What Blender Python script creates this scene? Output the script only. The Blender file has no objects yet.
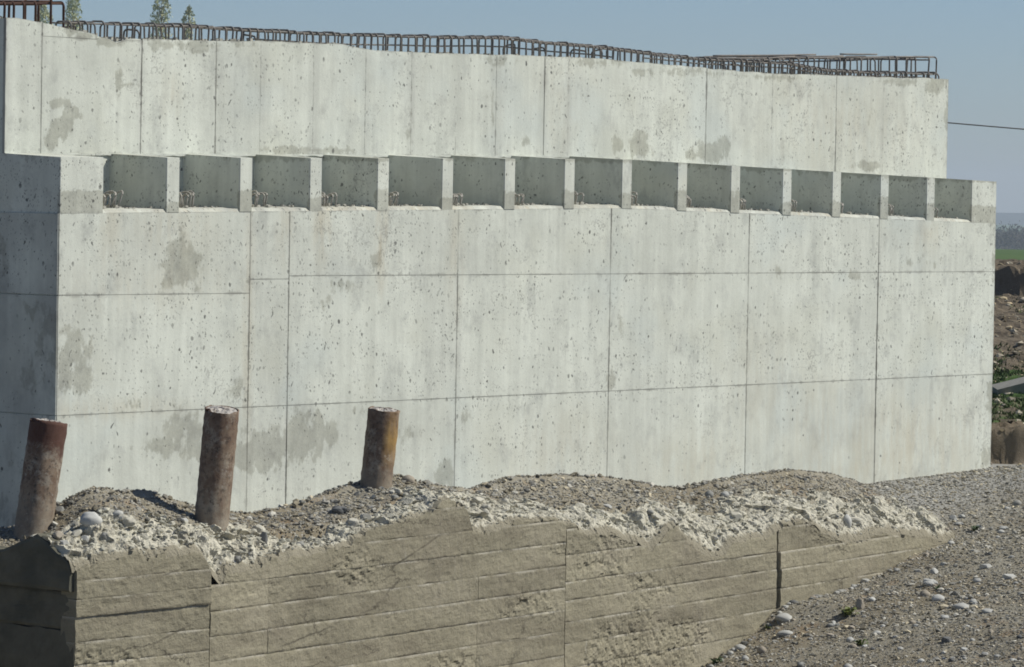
import bpy, math, random
import numpy as np
from mathutils import Vector, Matrix

random.seed(7); np.random.seed(7)
scene = bpy.context.scene
COL = scene.collection
EZ = 3.16                                   # eye height above the ground at the abutment's far corner

# ------------------------------------------------------------------ camera
CAM = np.array([-25.212, -25.226, EZ]); FPX = 3893.9
YAW, PIT, ROL = 0.8937, -0.0338, 0.0171
_F = np.array([math.sin(YAW)*math.cos(PIT), math.cos(YAW)*math.cos(PIT), math.sin(PIT)])
_R = np.array([math.cos(YAW), -math.sin(YAW), 0.0]); _U = np.cross(_R, _F)
R2 = math.cos(ROL)*_R + math.sin(ROL)*_U; U2 = -math.sin(ROL)*_R + math.cos(ROL)*_U
cd = bpy.data.cameras.new('camera'); cam = bpy.data.objects.new('camera', cd); COL.objects.link(cam)
cd.sensor_width = 36.0; cd.lens = FPX/1024*36.0; cd.clip_end = 20000; cd.clip_start = 0.5
cam.matrix_world = Matrix(((R2[0], U2[0], -_F[0], CAM[0]), (R2[1], U2[1], -_F[1], CAM[1]), (R2[2], U2[2], -_F[2], CAM[2]), (0, 0, 0, 1)))
scene.camera = cam
scene.render.resolution_x = 1024; scene.render.resolution_y = 667

# ------------------------------------------------------------------ sky, sun, exposure
SUN_AZ, SUN_EL = math.radians(46), math.radians(46)      # azimuth to the right of the abutment's normal
w = bpy.data.worlds.new('World'); scene.world = w; w.use_nodes = True
nt = w.node_tree; bg = nt.nodes['Background']
sky = nt.nodes.new('ShaderNodeTexSky'); sky.sky_type = 'NISHITA'; sky.sun_disc = False
sky.sun_elevation = SUN_EL; sky.sun_rotation = math.pi - SUN_AZ
sky.altitude = 200; sky.air_density = 0.8; sky.dust_density = 0.62; sky.ozone_density = 6.0
nt.links.new(sky.outputs[0], bg.inputs[0]); bg.inputs[1].default_value = 0.080
sd = bpy.data.lights.new('sun', 'SUN'); sd.energy = 4.6; sd.angle = math.radians(0.53); sd.color = (1.0, 0.965, 0.87)
sun = bpy.data.objects.new('sun', sd); COL.objects.link(sun)
S = Vector((math.cos(SUN_EL)*math.sin(SUN_AZ), -math.cos(SUN_EL)*math.cos(SUN_AZ), math.sin(SUN_EL)))
sun.rotation_euler = S.to_track_quat('Z', 'Y').to_euler(); sun.location = (10, -20, 40)
vs = scene.view_settings; vs.view_transform = 'Standard'; vs.look = 'None'; vs.exposure = 0.12; vs.gamma = 1.0
vs.use_curve_mapping = False
scene.cycles.filter_width = 1.8

# ------------------------------------------------------------------ pixel -> place
def ray(x, y): return _F + R2*(x-512)/FPX + U2*(333.5-y)/FPX
def onY(x, y, Y):
    d = ray(x, y); return CAM + d*((Y-CAM[1])/d[1])
def on_vplane(x, y, P, ang):
    n = np.array([-math.sin(ang), math.cos(ang), 0]); d = ray(x, y); return CAM + d*(((np.asarray(P)-CAM)@n)/(d@n))
def at(x, y, t): return CAM + ray(x, y)*t

# ------------------------------------------------------------------ noise
def _h(ix, iy, seed):
    n = (ix.astype(np.int64)*374761393 + iy.astype(np.int64)*668265263 + seed*362437) & 0xffffffff
    n = ((n ^ (n >> 13))*1274126177) & 0xffffffff
    return ((n ^ (n >> 16)) & 0xffff)/65535.0
def vnoise(x, y, seed=0):
    x = np.asarray(x, float); y = np.asarray(y, float)
    ix = np.floor(x); iy = np.floor(y); fx = x-ix; fy = y-iy
    fx = fx*fx*(3-2*fx); fy = fy*fy*(3-2*fy)
    a = _h(ix, iy, seed); b = _h(ix+1, iy, seed); c = _h(ix, iy+1, seed); d = _h(ix+1, iy+1, seed)
    return (a*(1-fx)+b*fx)*(1-fy) + (c*(1-fx)+d*fx)*fy
def fbm(x, y, seed=0, octv=4, lac=2.1, gain=.5):
    s = 0; a = 1; t = 0
    for o in range(octv):
        s = s + a*(vnoise(x, y, seed+o*17)-.5)*2; t += a; a *= gain; x = x*lac+3.1; y = y*lac+1.7
    return s/t
def chunk(x, y, seed=0):
    """random level and tilt for each cell of a jittered grid: angular lumps"""
    x = np.asarray(x, float); y = np.asarray(y, float); ix = np.floor(x); iy = np.floor(y)
    best = np.full(np.broadcast(x, y).shape, 9.0); out = np.zeros_like(best)
    for a in (-1, 0, 1):
        for b in (-1, 0, 1):
            cx = ix+a; cy = iy+b; dx = x-(cx+_h(cx, cy, seed)); dy = y-(cy+_h(cx, cy, seed+1)); d = dx*dx+dy*dy
            v = (_h(cx, cy, seed+2)-.5) + 1.5*((_h(cx, cy, seed+3)-.5)*dx+(_h(cx, cy, seed+4)-.5)*dy)
            m = d < best; best = np.where(m, d, best); out = np.where(m, v, out)
    return out
def sstep(a, b, x):
    t = np.clip((x-a)/(b-a), 0, 1); return t*t*(3-2*t)

# ------------------------------------------------------------------ node helpers
class NT:
    def __init__(self, name):
        self.m = bpy.data.materials.new(name); self.m.use_nodes = True; self.t = self.m.node_tree
        self.b = self.t.nodes['Principled BSDF']
    def set(self, sock, v):
        if hasattr(v, 'is_linked') or isinstance(v, bpy.types.NodeSocket): self.t.links.new(v, sock)
        else:
            if sock.type == 'RGBA' and len(v) == 3: v = (*v, 1)
            sock.default_value = v
    def n(self, typ, ins=None, out=0, **props):
        nd = self.t.nodes.new(typ)
        for k, v in props.items(): setattr(nd, k, v)
        for k, v in (ins or {}).items(): self.set(nd.inputs[k], v)
        return nd.outputs[out]
    def mth(self, op, a, b=None, c=None, clamp=False):
        nd = self.t.nodes.new('ShaderNodeMath'); nd.operation = op; nd.use_clamp = clamp
        for i, v in enumerate((a, b, c)):
            if v is not None: self.set(nd.inputs[i], v)
        return nd.outputs[0]
    def mix(self, fac, a, b, blend='MIX'):
        nd = self.t.nodes.new('ShaderNodeMix'); nd.data_type = 'RGBA'; nd.blend_type = blend
        self.set(nd.inputs[0], fac); self.set(nd.inputs[6], a); self.set(nd.inputs[7], b); return nd.outputs[2]
    def ss(self, x, a, b):
        nd = self.t.nodes.new('ShaderNodeMapRange'); nd.interpolation_type = 'SMOOTHSTEP'
        self.set(nd.inputs[0], x); self.set(nd.inputs[1], a); self.set(nd.inputs[2], b); return nd.outputs[0]
    def pos(self): return self.n('ShaderNodeNewGeometry', out=0)
    def sep(self, v):
        nd = self.t.nodes.new('ShaderNodeSeparateXYZ'); self.set(nd.inputs[0], v); return nd.outputs
    def comb(self, x, y, z):
        nd = self.t.nodes.new('ShaderNodeCombineXYZ')
        for i, v in enumerate((x, y, z)): self.set(nd.inputs[i], v)
        return nd.outputs[0]
    def noise(self, vec, scale, detail=4, rough=.55, dist=0.0):
        return self.n('ShaderNodeTexNoise', {'Vector': vec, 'Scale': scale, 'Detail': detail, 'Roughness': rough, 'Distortion': dist})
    def attr(self, name, out='Fac'):
        nd = self.t.nodes.new('ShaderNodeAttribute'); nd.attribute_name = name; return nd.outputs[out]
    def bump(self, h, strength, dist): 
        nd = self.t.nodes.new('ShaderNodeBump'); self.set(nd.inputs['Strength'], strength); self.set(nd.inputs['Distance'], dist); self.set(nd.inputs['Height'], h)
        self.t.links.new(nd.outputs[0], self.b.inputs['Normal'])
    def col(self, c): self.set(self.b.inputs['Base Color'], c)
    def rough(self, r, spec=.3): self.set(self.b.inputs['Roughness'], r); self.b.inputs['Specular IOR Level'].default_value = spec

ZMID_ = EZ-.751                             # level of the upper formwork joint
def mat_new_concrete(name, panel=True, pits=1.0, base=(.580, .598, .530)):
    g = NT(name); p = g.pos(); s = g.sep(p)
    u = g.mth('ADD', s[0], s[1]); v = s[2]
    uv = g.comb(u, v, 0.0)
    big = g.noise(uv, .55, 4, .6); mid = g.noise(uv, 2.6, 3, .65); fine = g.noise(uv, 30, 3, .7)
    strk = g.noise(g.comb(g.mth('MULTIPLY', u, 5.0), g.mth('MULTIPLY', v, .35), 0.0), 1.0, 3, .7)
    strk2 = g.noise(g.comb(g.mth('MULTIPLY', u, 16.0), g.mth('MULTIPLY', v, .9), 2.0), 1.0, 2, .7)
    k = g.mth('ADD', g.mth('MULTIPLY', g.mth('SUBTRACT', big, .5), .30), g.mth('MULTIPLY', g.mth('SUBTRACT', mid, .5), .34))
    k = g.mth('ADD', k, g.mth('MULTIPLY', g.mth('SUBTRACT', strk, .5), .42))
    k = g.mth('ADD', k, g.mth('MULTIPLY', g.mth('SUBTRACT', strk2, .5), .24))
    k = g.mth('ADD', k, g.mth('MULTIPLY', g.mth('SUBTRACT', fine, .5), .16))
    rnd = g.n('ShaderNodeObjectInfo', out='Random')
    k = g.mth('ADD', k, g.mth('MULTIPLY', g.mth('SUBTRACT', rnd, .5), .08))
    k = g.mth('ADD', k, 1.0)
    c = g.mix(1.0, base, g.comb(k, k, k), 'MULTIPLY')
    # warm / cool drift of the cement skin
    hue = g.noise(uv, .9, 3, .5)
    c = g.mix(g.mth('MULTIPLY', g.ss(hue, .5, .72), .35), c, (.50, .50, .41))
    hue2 = g.noise(g.comb(u, v, 7.0), .8, 3, .5)
    c = g.mix(g.mth('MULTIPLY', g.ss(hue2, .52, .7), .30), c, (.47, .53, .525))
    sm = g.mth('MULTIPLY', g.ss(g.noise(g.comb(g.mth('MULTIPLY', u, 1.4), g.mth('MULTIPLY', v, .9), 13.0), 2.6, 5, .75), .50, .74), .62)
    c = g.mix(sm, c, (.36, .37, .34))
    # rust / lime runs
    warm = g.attr('warm'); wn = g.noise(g.comb(g.mth('MULTIPLY', u, 9.0), g.mth('MULTIPLY', v, 1.6), 0.0), 1.0, 4, .7)
    c = g.mix(g.mth('MULTIPLY', g.mth('MULTIPLY', warm, g.ss(wn, .3, .65)), .8), c, (.44, .37, .25))
    # grey damp / repair patches
    st = g.attr('stain'); sn = g.noise(g.comb(g.mth('MULTIPLY', u, 8.0), g.mth('MULTIPLY', v, 4.5), 0.0), 1.0, 5, .68)
    sn2 = g.noise(uv, 2.5, 3, .6)
    f = g.mth('ADD', st, g.mth('MULTIPLY', g.mth('SUBTRACT', sn, .5), 1.5))
    f = g.mth('ADD', f, g.mth('MULTIPLY', g.mth('SUBTRACT', sn2, .5), .5))
    f = g.ss(f, .36, .56)
    f = g.mth('MULTIPLY', f, g.ss(st, .02, .2))
    tone = g.mth('ADD', .46, g.mth('MULTIPLY', g.noise(uv, 9, 5, .75), .52))
    c = g.mix(f, c, g.mix(1.0, c, g.comb(tone, g.mth('MULTIPLY', tone, .985), g.mth('MULTIPLY', tone, .95)), 'MULTIPLY'))
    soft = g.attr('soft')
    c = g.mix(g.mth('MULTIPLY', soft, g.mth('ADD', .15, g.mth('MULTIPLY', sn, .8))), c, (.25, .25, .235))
    # blow-holes
    dens = g.noise(uv, 1.1, 3, .6); dz = g.noise(uv, 3.5, 2, .6)
    dens = g.mth('ADD', dens, g.mth('MULTIPLY', g.mth('MULTIPLY', g.ss(v, ZMID_-.05, ZMID_+.25), g.mth('SUBTRACT', 1.0, g.ss(v, ZMID_+.8, ZMID_+1.2))), .09))
    dens = g.mth('SUBTRACT', dens, g.mth('MULTIPLY', g.mth('SUBTRACT', 1.0, g.ss(v, ZMID_-1.5, ZMID_-1.1)), .10))
    wob = g.n('ShaderNodeTexNoise', {'Vector': uv, 'Scale': 9.0, 'Detail': 3.0}, out=1)
    ws = g.sep(wob)
    def holes(su, sv, sh, r0, r1, keep, off, wa):
        a = g.mth('ADD', g.mth('MULTIPLY', u, su), g.mth('ADD', g.mth('MULTIPLY', v, sh), off)); b = g.mth('MULTIPLY', v, sv)
        a = g.mth('ADD', a, g.mth('MULTIPLY', ws[0], wa)); b = g.mth('ADD', b, g.mth('MULTIPLY', ws[1], wa))
        vo = g.t.nodes.new('ShaderNodeTexVoronoi'); vo.voronoi_dimensions = '2D'; vo.feature = 'F1'
        vo.inputs['Scale'].default_value = 1.0; g.set(vo.inputs['Vector'], g.comb(a, b, 0.0))
        cs = g.sep(vo.outputs['Color'])
        rad = g.mth('ADD', r0, g.mth('MULTIPLY', g.mth('POWER', cs[0], 2.0), r1-r0))
        kp = g.mth('GREATER_THAN', g.mth('ADD', cs[1], g.mth('ADD', g.mth('MULTIPLY', g.mth('SUBTRACT', dens, .5), 1.6), g.mth('MULTIPLY', g.mth('SUBTRACT', rnd, .5), .5))), keep)
        kp = g.mth('MULTIPLY', kp, g.ss(dz, .38, .5))
        h = g.mth('SUBTRACT', 1.0, g.ss(vo.outputs['Distance'], g.mth('MULTIPLY', rad, .6), g.mth('MULTIPLY', rad, 1.15)))
        return g.mth('MULTIPLY', g.mth('MULTIPLY', h, kp), g.mth('ADD', .30, g.mth('MULTIPLY', g.mth('POWER', cs[2], 1.3), .70)))
    h1 = holes(12, 10, 0.0, .05, .22, .55, 0.0, .8)
    h2 = holes(13, 6.0, -6.0, .03, .14, .70, 5.3, 1.1)
    h3 = holes(30, 22, 3.0, .08, .25, .76, 2.1, .9)
    h4 = holes(20, 12.5, 8.0, .03, .20, .55, 9.7, 1.2)
    hh = g.mth('MAXIMUM', g.mth('MAXIMUM', h1, h2), g.mth('MAXIMUM', h3, h4))
    hh = g.mth('MULTIPLY', hh, pits)
    c = g.mix(g.mth('MULTIPLY', hh, .95), c, (.100, .102, .094))
    # hairline cracks
    vc = g.t.nodes.new('ShaderNodeTexVoronoi'); vc.voronoi_dimensions = '2D'; vc.feature = 'DISTANCE_TO_EDGE'
    g.set(vc.inputs['Vector'], g.comb(g.mth('ADD', g.mth('MULTIPLY', u, 1.5), g.mth('MULTIPLY', ws[0], 1.1)), g.mth('ADD', g.mth('MULTIPLY', v, 1.9), g.mth('MULTIPLY', ws[1], 1.1)), 0.0))
    vc.inputs['Scale'].default_value = 1.0
    cr = g.mth('SUBTRACT', 1.0, g.ss(vc.outputs['Distance'], .006, .03))
    cr = g.mth('MULTIPLY', g.mth('MULTIPLY', cr, g.ss(big, .50, .64)), .42)
    c = g.mix(cr, c, (.20, .195, .18))
    hgt = fine
    if panel:
        e1 = g.sep(g.attr('edge_a', 'Vector')); e2 = g.sep(g.attr('edge_b', 'Vector'))
        dx = g.mth('MINIMUM', e1[0], e1[1]); dz_ = g.mth('MINIMUM', e2[0], e2[1])
        dd = g.mth('MINIMUM', dx, dz_)
        ed = g.mth('SUBTRACT', 1.0, g.ss(dd, 0.0, g.mth('ADD', .004, g.mth('MULTIPLY', g.ss(g.noise(uv, 6.0, 4, .7), .42, .75), .05))))
        c = g.mix(g.mth('MULTIPLY', ed, g.mth('ADD', .12, g.mth('MULTIPLY', g.ss(g.noise(uv, 1.7, 3, .6), .35, .7), .6))), c, (.20, .195, .175))
        edv = g.mth('SUBTRACT', 1.0, g.ss(dx, 0.0, g.mth('ADD', .003, g.mth('MULTIPLY', g.ss(g.noise(uv, 5.0, 5, .8), .40, .72), .040))))
        c = g.mix(g.mth('MULTIPLY', edv, g.mth('ADD', .15, g.mth('MULTIPLY', g.ss(big, .42, .6), .6))), c, (.15, .148, .13))
        # old blot grey next to the joints
        ed2 = g.mth('MULTIPLY', g.mth('SUBTRACT', 1.0, g.ss(dx, 0.0, .10)), g.ss(strk, .45, .7))
        c = g.mix(g.mth('MULTIPLY', ed2, .28), c, (.28, .275, .255))
    g.col(c); g.rough(.93, .2); g.bump(hgt, .5, .004)
    return g.m

def mat_simple(name, base, var=.25, scale=8, rough=.9, bump=.3, bd=.01, spec=.25, alt=None, altamt=.5, altscale=2.0):
    g = NT(name); p = g.pos()
    n1 = g.noise(p, scale, 5, .65); n2 = g.noise(p, altscale, 4, .6)
    k = g.mth('ADD', 1.0, g.mth('MULTIPLY', g.mth('SUBTRACT', n1, .5), var*2))
    c = g.mix(1.0, base, g.comb(k, k, k), 'MULTIPLY')
    if alt: c = g.mix(g.mth('MULTIPLY', g.ss(n2, .42, .62), altamt), c, alt)
    g.col(c); g.rough(rough, spec); g.bump(n1, bump, bd); return g.m

def mat_old_wall():
    g = NT('old_board_marked_concrete'); p = g.pos(); s = g.sep(p); u = s[0]; v = s[2]
    uv = g.comb(u, s[1], v)
    grain = g.noise(g.comb(g.mth('MULTIPLY', u, 1.6), s[1], g.mth('MULTIPLY', v, 38.0)), 1.0, 4, .7)
    big = g.noise(uv, 1.1, 4, .6); mid = g.noise(uv, 6, 5, .7); fine = g.noise(uv, 45, 4, .7)
    drip = g.noise(g.comb(g.mth('MULTIPLY', u, 9.0), s[1], g.mth('MULTIPLY', v, .8)), 1.0, 4, .7)
    k = 1.0
    for nn, a in ((grain, .22), (big, .60), (mid, .40), (fine, .34), (drip, .30)):
        k = g.mth('ADD', k, g.mth('MULTIPLY', g.mth('SUBTRACT', nn, .5), a))
    rnd = g.n('ShaderNodeObjectInfo', out='Random')
    k = g.mth('ADD', k, g.mth('MULTIPLY', g.mth('SUBTRACT', rnd, .5), .26))
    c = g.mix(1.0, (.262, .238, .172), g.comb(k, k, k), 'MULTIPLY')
    c = g.mix(g.mth('MULTIPLY', g.ss(big, .5, .7), .4), c, (.30, .27, .21))
    c = g.mix(g.mth('MULTIPLY', g.ss(drip, .56, .74), .35), c, (.15, .135, .11))
    # lime along board edges and efflorescence runs
    e2 = g.sep(g.attr('edge_b', 'Vector'))
    ln = g.noise(g.comb(g.mth('MULTIPLY', u, 3.0), s[1], g.mth('MULTIPLY', v, 6.0)), 1.0, 4, .7)
    lim = g.mth('MULTIPLY', g.mth('SUBTRACT', 1.0, g.ss(e2[1], .002, .028)), g.ss(ln, .42, .6))
    c = g.mix(g.mth('MULTIPLY', lim, .7), c, (.46, .43, .36))
    ef = g.mth('MULTIPLY', g.ss(g.noise(g.comb(g.mth('MULTIPLY', u, 4.5), s[1], g.mth('MULTIPLY', v, 1.3)), 1.0, 5, .75), .64, .74), .55)
    c = g.mix(ef, c, (.45, .43, .37))
    vc = g.t.nodes.new('ShaderNodeTexVoronoi'); vc.voronoi_dimensions = '2D'; vc.feature = 'DISTANCE_TO_EDGE'; vc.inputs['Scale'].default_value = 1.0
    g.set(vc.inputs['Vector'], g.comb(g.mth('ADD', g.mth('MULTIPLY', u, .8), g.mth('MULTIPLY', mid, .5)), g.mth('ADD', g.mth('MULTIPLY', v, 3.4), g.mth('MULTIPLY', mid, .6)), 0.0))
    crk = g.mth('MULTIPLY', g.mth('SUBTRACT', 1.0, g.ss(vc.outputs['Distance'], .008, .03)), g.ss(g.noise(uv, .9, 3, .6), .50, .62))
    c = g.mix(g.mth('MULTIPLY', crk, .75), c, (.075, .066, .05))
    jl = g.mth('MULTIPLY', g.mth('SUBTRACT', 1.0, g.ss(e2[0], .003, .016)), g.ss(g.noise(g.comb(g.mth('MULTIPLY', u, 2.2), s[1], g.mth('MULTIPLY', v, 9.0)), 1.0, 3, .7), .46, .6))
    c = g.mix(g.mth('MULTIPLY', jl, .7), c, (.08, .07, .053))
    band = g.ss(g.noise(g.comb(g.mth('MULTIPLY', u, .7), s[1], g.mth('MULTIPLY', v, 3.2)), 1.0, 4, .65), .46, .66)
    c = g.mix(g.mth('MULTIPLY', band, .42), c, (.155, .135, .10))
    pit = g.ss(g.noise(uv, 17, 4, .75), .66, .74)
    c = g.mix(g.mth('MULTIPLY', pit, .7), c, (.09, .08, .065))
    h = g.mth('ADD', g.mth('MULTIPLY', grain, .3), g.mth('ADD', mid, g.mth('MULTIPLY', fine, .7)))
    h = g.mth('SUBTRACT', h, pit)
    g.col(c); g.rough(.95, .15); g.bump(h, .8, .014); return g.m

def mat_broken():
    g = NT('broken_concrete'); p = g.pos()
    big = g.noise(p, 2.2, 4, .6); mid = g.noise(p, 14, 5, .7); fine = g.noise(p, 60, 3, .7)
    k = 1.0
    for nn, a in ((big, .3), (mid, .5), (fine, .4)): k = g.mth('ADD', k, g.mth('MULTIPLY', g.mth('SUBTRACT', nn, .5), a))
    c = g.mix(1.0, (.53, .50, .405), g.comb(k, k, k), 'MULTIPLY')
    vo = g.t.nodes.new('ShaderNodeTexVoronoi'); vo.inputs['Scale'].default_value = 17; g.set(vo.inputs['Vector'], p)
    cs = g.sep(vo.outputs['Color'])
    ag = g.mth('MULTIPLY', g.mth('SUBTRACT', 1.0, g.ss(vo.outputs['Distance'], .22, .36)), g.mth('GREATER_THAN', cs[0], .55))
    c = g.mix(g.mth('MULTIPLY', ag, .8), c, g.mix(cs[1], (.21, .20, .18), (.50, .49, .45)))
    c = g.mix(g.mth('MULTIPLY', g.ss(g.noise(p, 3.3, 5, .75), .50, .66), .7), c, (.25, .225, .17))
    c = g.mix(g.ss(g.mth('ADD', g.attr('brown'), g.mth('MULTIPLY', g.mth('SUBTRACT', mid, .5), 1.4)), .35, .65), c, (.265, .24, .18))
    g.col(c); g.rough(.96, .15)
    g.bump(g.mth('ADD', g.mth('MULTIPLY', ag, .6), g.mth('ADD', mid, g.mth('MULTIPLY', fine, .5))), .9, .03); return g.m

def mat_ground():
    g = NT('gravelly_earth'); p = g.pos(); s = g.sep(p)
    big = g.noise(p, .55, 5, .6); mid = g.noise(p, 5, 5, .7); fine = g.noise(p, 38, 4, .7)
    vo = g.t.nodes.new('ShaderNodeTexVoronoi'); vo.inputs['Scale'].default_value = 42; g.set(vo.inputs['Vector'], p)
    vs_ = g.sep(vo.outputs['Color'])
    k = 1.0
    for nn, a in ((big, .25), (mid, .4), (fine, .4)): k = g.mth('ADD', k, g.mth('MULTIPLY', g.mth('SUBTRACT', nn, .5), a))
    c = g.mix(g.ss(big, .38, .62), (.200, .172, .122), (.262, .240, .188))
    c = g.mix(1.0, c, g.comb(k, k, k), 'MULTIPLY')
    c = g.mix(g.mth('MULTIPLY', g.ss(g.noise(p, 1.7, 4, .7), .55, .68), .5), c, (.25, .17, .095))
    peb = g.mth('MULTIPLY', g.mth('SUBTRACT', 1.0, g.ss(vo.outputs['Distance'], .25, .42)), g.mth('GREATER_THAN', vs_[0], .5))
    c = g.mix(g.mth('MULTIPLY', peb, .85), c, g.mix(vs_[1], (.13, .13, .125), (.40, .39, .365)))
    # grey crushed-stone surface near the abutment's foot
    c = g.mix(g.mth('MULTIPLY', g.attr('grey'), .75), c, g.mix(fine, (.20, .20, .19), (.37, .37, .36)))
    c = g.mix(g.mth('MULTIPLY', g.attr('brown'), .85), c, g.mix(mid, (.075, .058, .04), (.17, .135, .095)))
    # grass cover far off and on the spoil banks
    gr = g.attr('green'); gn = g.noise(p, 1.4, 5, .7)
    gf = g.ss(g.mth('ADD', gr, g.mth('MULTIPLY', g.mth('SUBTRACT', gn, .5), 1.6)), .42, .58)
    gf = g.mth('MULTIPLY', gf, g.ss(gr, .01, .1))
    c = g.mix(gf, c, g.mix(g.noise(p, .02, 3, .6), (.045, .085, .022), (.085, .13, .04)))
    g.col(c); g.rough(.97, .1)
    g.bump(g.mth('ADD', mid, g.mth('MULTIPLY', fine, .6)), .9, .025); return g.m

def mat_stone(name):
    g = NT(name); p = g.pos()
    n = g.noise(p, 30, 4, .65)
    at_ = g.attr('tone', 'Color')
    k = g.mth('ADD', 1.0, g.mth('MULTIPLY', g.mth('SUBTRACT', n, .5), .5))
    g.col(g.mix(1.0, at_, g.comb(k, k, k), 'MULTIPLY')); g.rough(.9, .2); g.bump(n, .4, .006); return g.m

def mat_cobble(name, base):
    return mat_simple(name, base, .16, 16, .88, .35, .006, .25, alt=tuple(b*.72 for b in base), altamt=.55, altscale=7)

def mat_pipe(name, top, ochre):
    g = NT(name); p = g.pos(); s = g.sep(p)
    n1 = g.noise(p, 9, 5, .7); n2 = g.noise(p, 30, 4, .7); n3 = g.noise(g.comb(g.mth('MULTIPLY', s[0], 12), g.mth('MULTIPLY', s[1], 12), g.mth('MULTIPLY', s[2], 2.2)), 1.0, 5, .7)
    hz = g.attr('height')
    c = g.mix(g.ss(n1, .35, .68), (.125, .080, .055), (.225, .170, .120))
    c = g.mix(g.mth('MULTIPLY', g.ss(g.noise(p, 5, 6, .75), .5, .62), .8), c, (.30, .26, .205))
    c = g.mix(g.mth('MULTIPLY', g.ss(n2, .52, .66), .75), c, (.045, .036, .03))
    c = g.mix(g.mth('MULTIPLY', g.ss(g.noise(p, 13, 5, .8), .60, .68), .7), c, (.36, .34, .30))
    c = g.mix(g.mth('MULTIPLY', g.ss(g.mth('ADD', hz, g.mth('MULTIPLY', g.mth('SUBTRACT', n1, .5), .6)), .62, .8), top), c, g.mix(n2, (.058, .026, .019), (.105, .052, .036)))
    # dried mud towards the foot
    c = g.mix(g.mth('MULTIPLY', g.ss(g.mth('ADD', g.mth('SUBTRACT', 1.0, hz), g.mth('MULTIPLY', g.mth('SUBTRACT', n3, .5), .9)), .68, .95), .5), c, (.27, .235, .18))
    if ochre:
        oc = g.mth('MULTIPLY', g.attr('ochre'), g.ss(n3, .32, .55))
        c = g.mix(g.mth('MULTIPLY', oc, .7), c, (.33, .20, .05))
    g.col(c); g.rough(.85, .3); g.bump(g.mth('ADD', n1, g.mth('MULTIPLY', n2, .6)), .5, .008); return g.m

M = {}
M['panel'] = mat_new_concrete('new_concrete_panel')
M['conc'] = mat_new_concrete('new_concrete', panel=False)
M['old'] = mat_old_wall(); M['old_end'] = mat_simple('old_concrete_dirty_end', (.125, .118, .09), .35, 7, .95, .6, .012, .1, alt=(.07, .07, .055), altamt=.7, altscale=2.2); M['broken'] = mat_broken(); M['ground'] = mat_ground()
M['stone'] = mat_stone('pebble')
M['rebar'] = mat_simple('rebar_steel', (.15, .14, .13), .45, 60, .8, .4, .002, .3, alt=(.24, .21, .175), altamt=.6, altscale=9)
M['rust'] = mat_simple('rusty_rebar_steel', (.060, .034, .026), .4, 60, .85, .4, .002, .2, alt=(.10, .055, .038), altamt=.6, altscale=9)
M['crumb'] = mat_simple('concrete_crumbs', (.34, .33, .29), .35, 30, .95, .5, .01)
M['old_core'] = mat_simple('old_wall_core', (.15, .135, .108), .3, 9, .95, .6, .02, .1, alt=(.085, .08, .065), altamt=.5)

# ------------------------------------------------------------------ object helpers
def tag(o, label=None, cat=None, group=None, kind=None):
    if label: o['label'] = label
    if cat: o['category'] = cat
    if group: o['group'] = group
    if kind: o['kind'] = kind
    return o
def empty(name, loc, label, cat, group=None):
    o = bpy.data.objects.new(name, None); COL.objects.link(o); o.location = loc; o.empty_display_size = .3
    return tag(o, label, cat, group)
def link(name, me, mat, parent=None):
    o = bpy.data.objects.new(name, me); COL.objects.link(o)
    if mat is not None and not me.materials: me.materials.append(mat)
    if parent is not None:
        o.parent = parent
        r = parent
        off = Vector(parent.location) if parent.type == 'EMPTY' else Vector((0, 0, 0))
        if parent.type == 'EMPTY': o.matrix_parent_inverse = Matrix.Translation(-off)
    return o
def mesh(name, verts, faces, attrs=None, smooth=False):
    me = bpy.data.meshes.new(name)
    V = np.asarray(verts, dtype=np.float32).reshape(-1, 3)
    if isinstance(faces, np.ndarray):
        k = faces.shape[1]; nf = len(faces)
        me.vertices.add(len(V)); me.vertices.foreach_set('co', V.ravel())
        me.loops.add(nf*k); me.loops.foreach_set('vertex_index', faces.astype(np.int32).ravel())
        me.polygons.add(nf); me.polygons.foreach_set('loop_start', np.arange(0, nf*k, k, dtype=np.int32))
        me.update(calc_edges=True)
    else:
        me.from_pydata(V.tolist(), [], faces); me.update()
    me.polygons.foreach_set('use_smooth', np.full(len(me.polygons), bool(smooth)))
    for k, (typ, dat) in (attrs or {}).items():
        a = me.attributes.new(k, typ, 'POINT'); d = np.asarray(dat, dtype=np.float32).ravel()
        a.data.foreach_set({'FLOAT': 'value', 'FLOAT_VECTOR': 'vector', 'FLOAT_COLOR': 'color'}[typ], d)
    me.validate(); return me
def grid_faces(nx, ny, off=0):
    i = np.arange(nx-1)[:, None]*ny + np.arange(ny-1)[None, :]
    i = i.ravel()+off
    return np.stack([i, i+ny, i+ny+1, i+1], 1)
def box(x0, x1, y0, y1, z0, z1):
    v = [(x0, y0, z0), (x1, y0, z0), (x1, y1, z0), (x0, y1, z0), (x0, y0, z1), (x1, y0, z1), (x1, y1, z1), (x0, y1, z1)]
    f = [(0, 3, 2, 1), (4, 5, 6, 7), (0, 1, 5, 4), (1, 2, 6, 5), (2, 3, 7, 6), (3, 0, 4, 7)]
    return v, f
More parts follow.
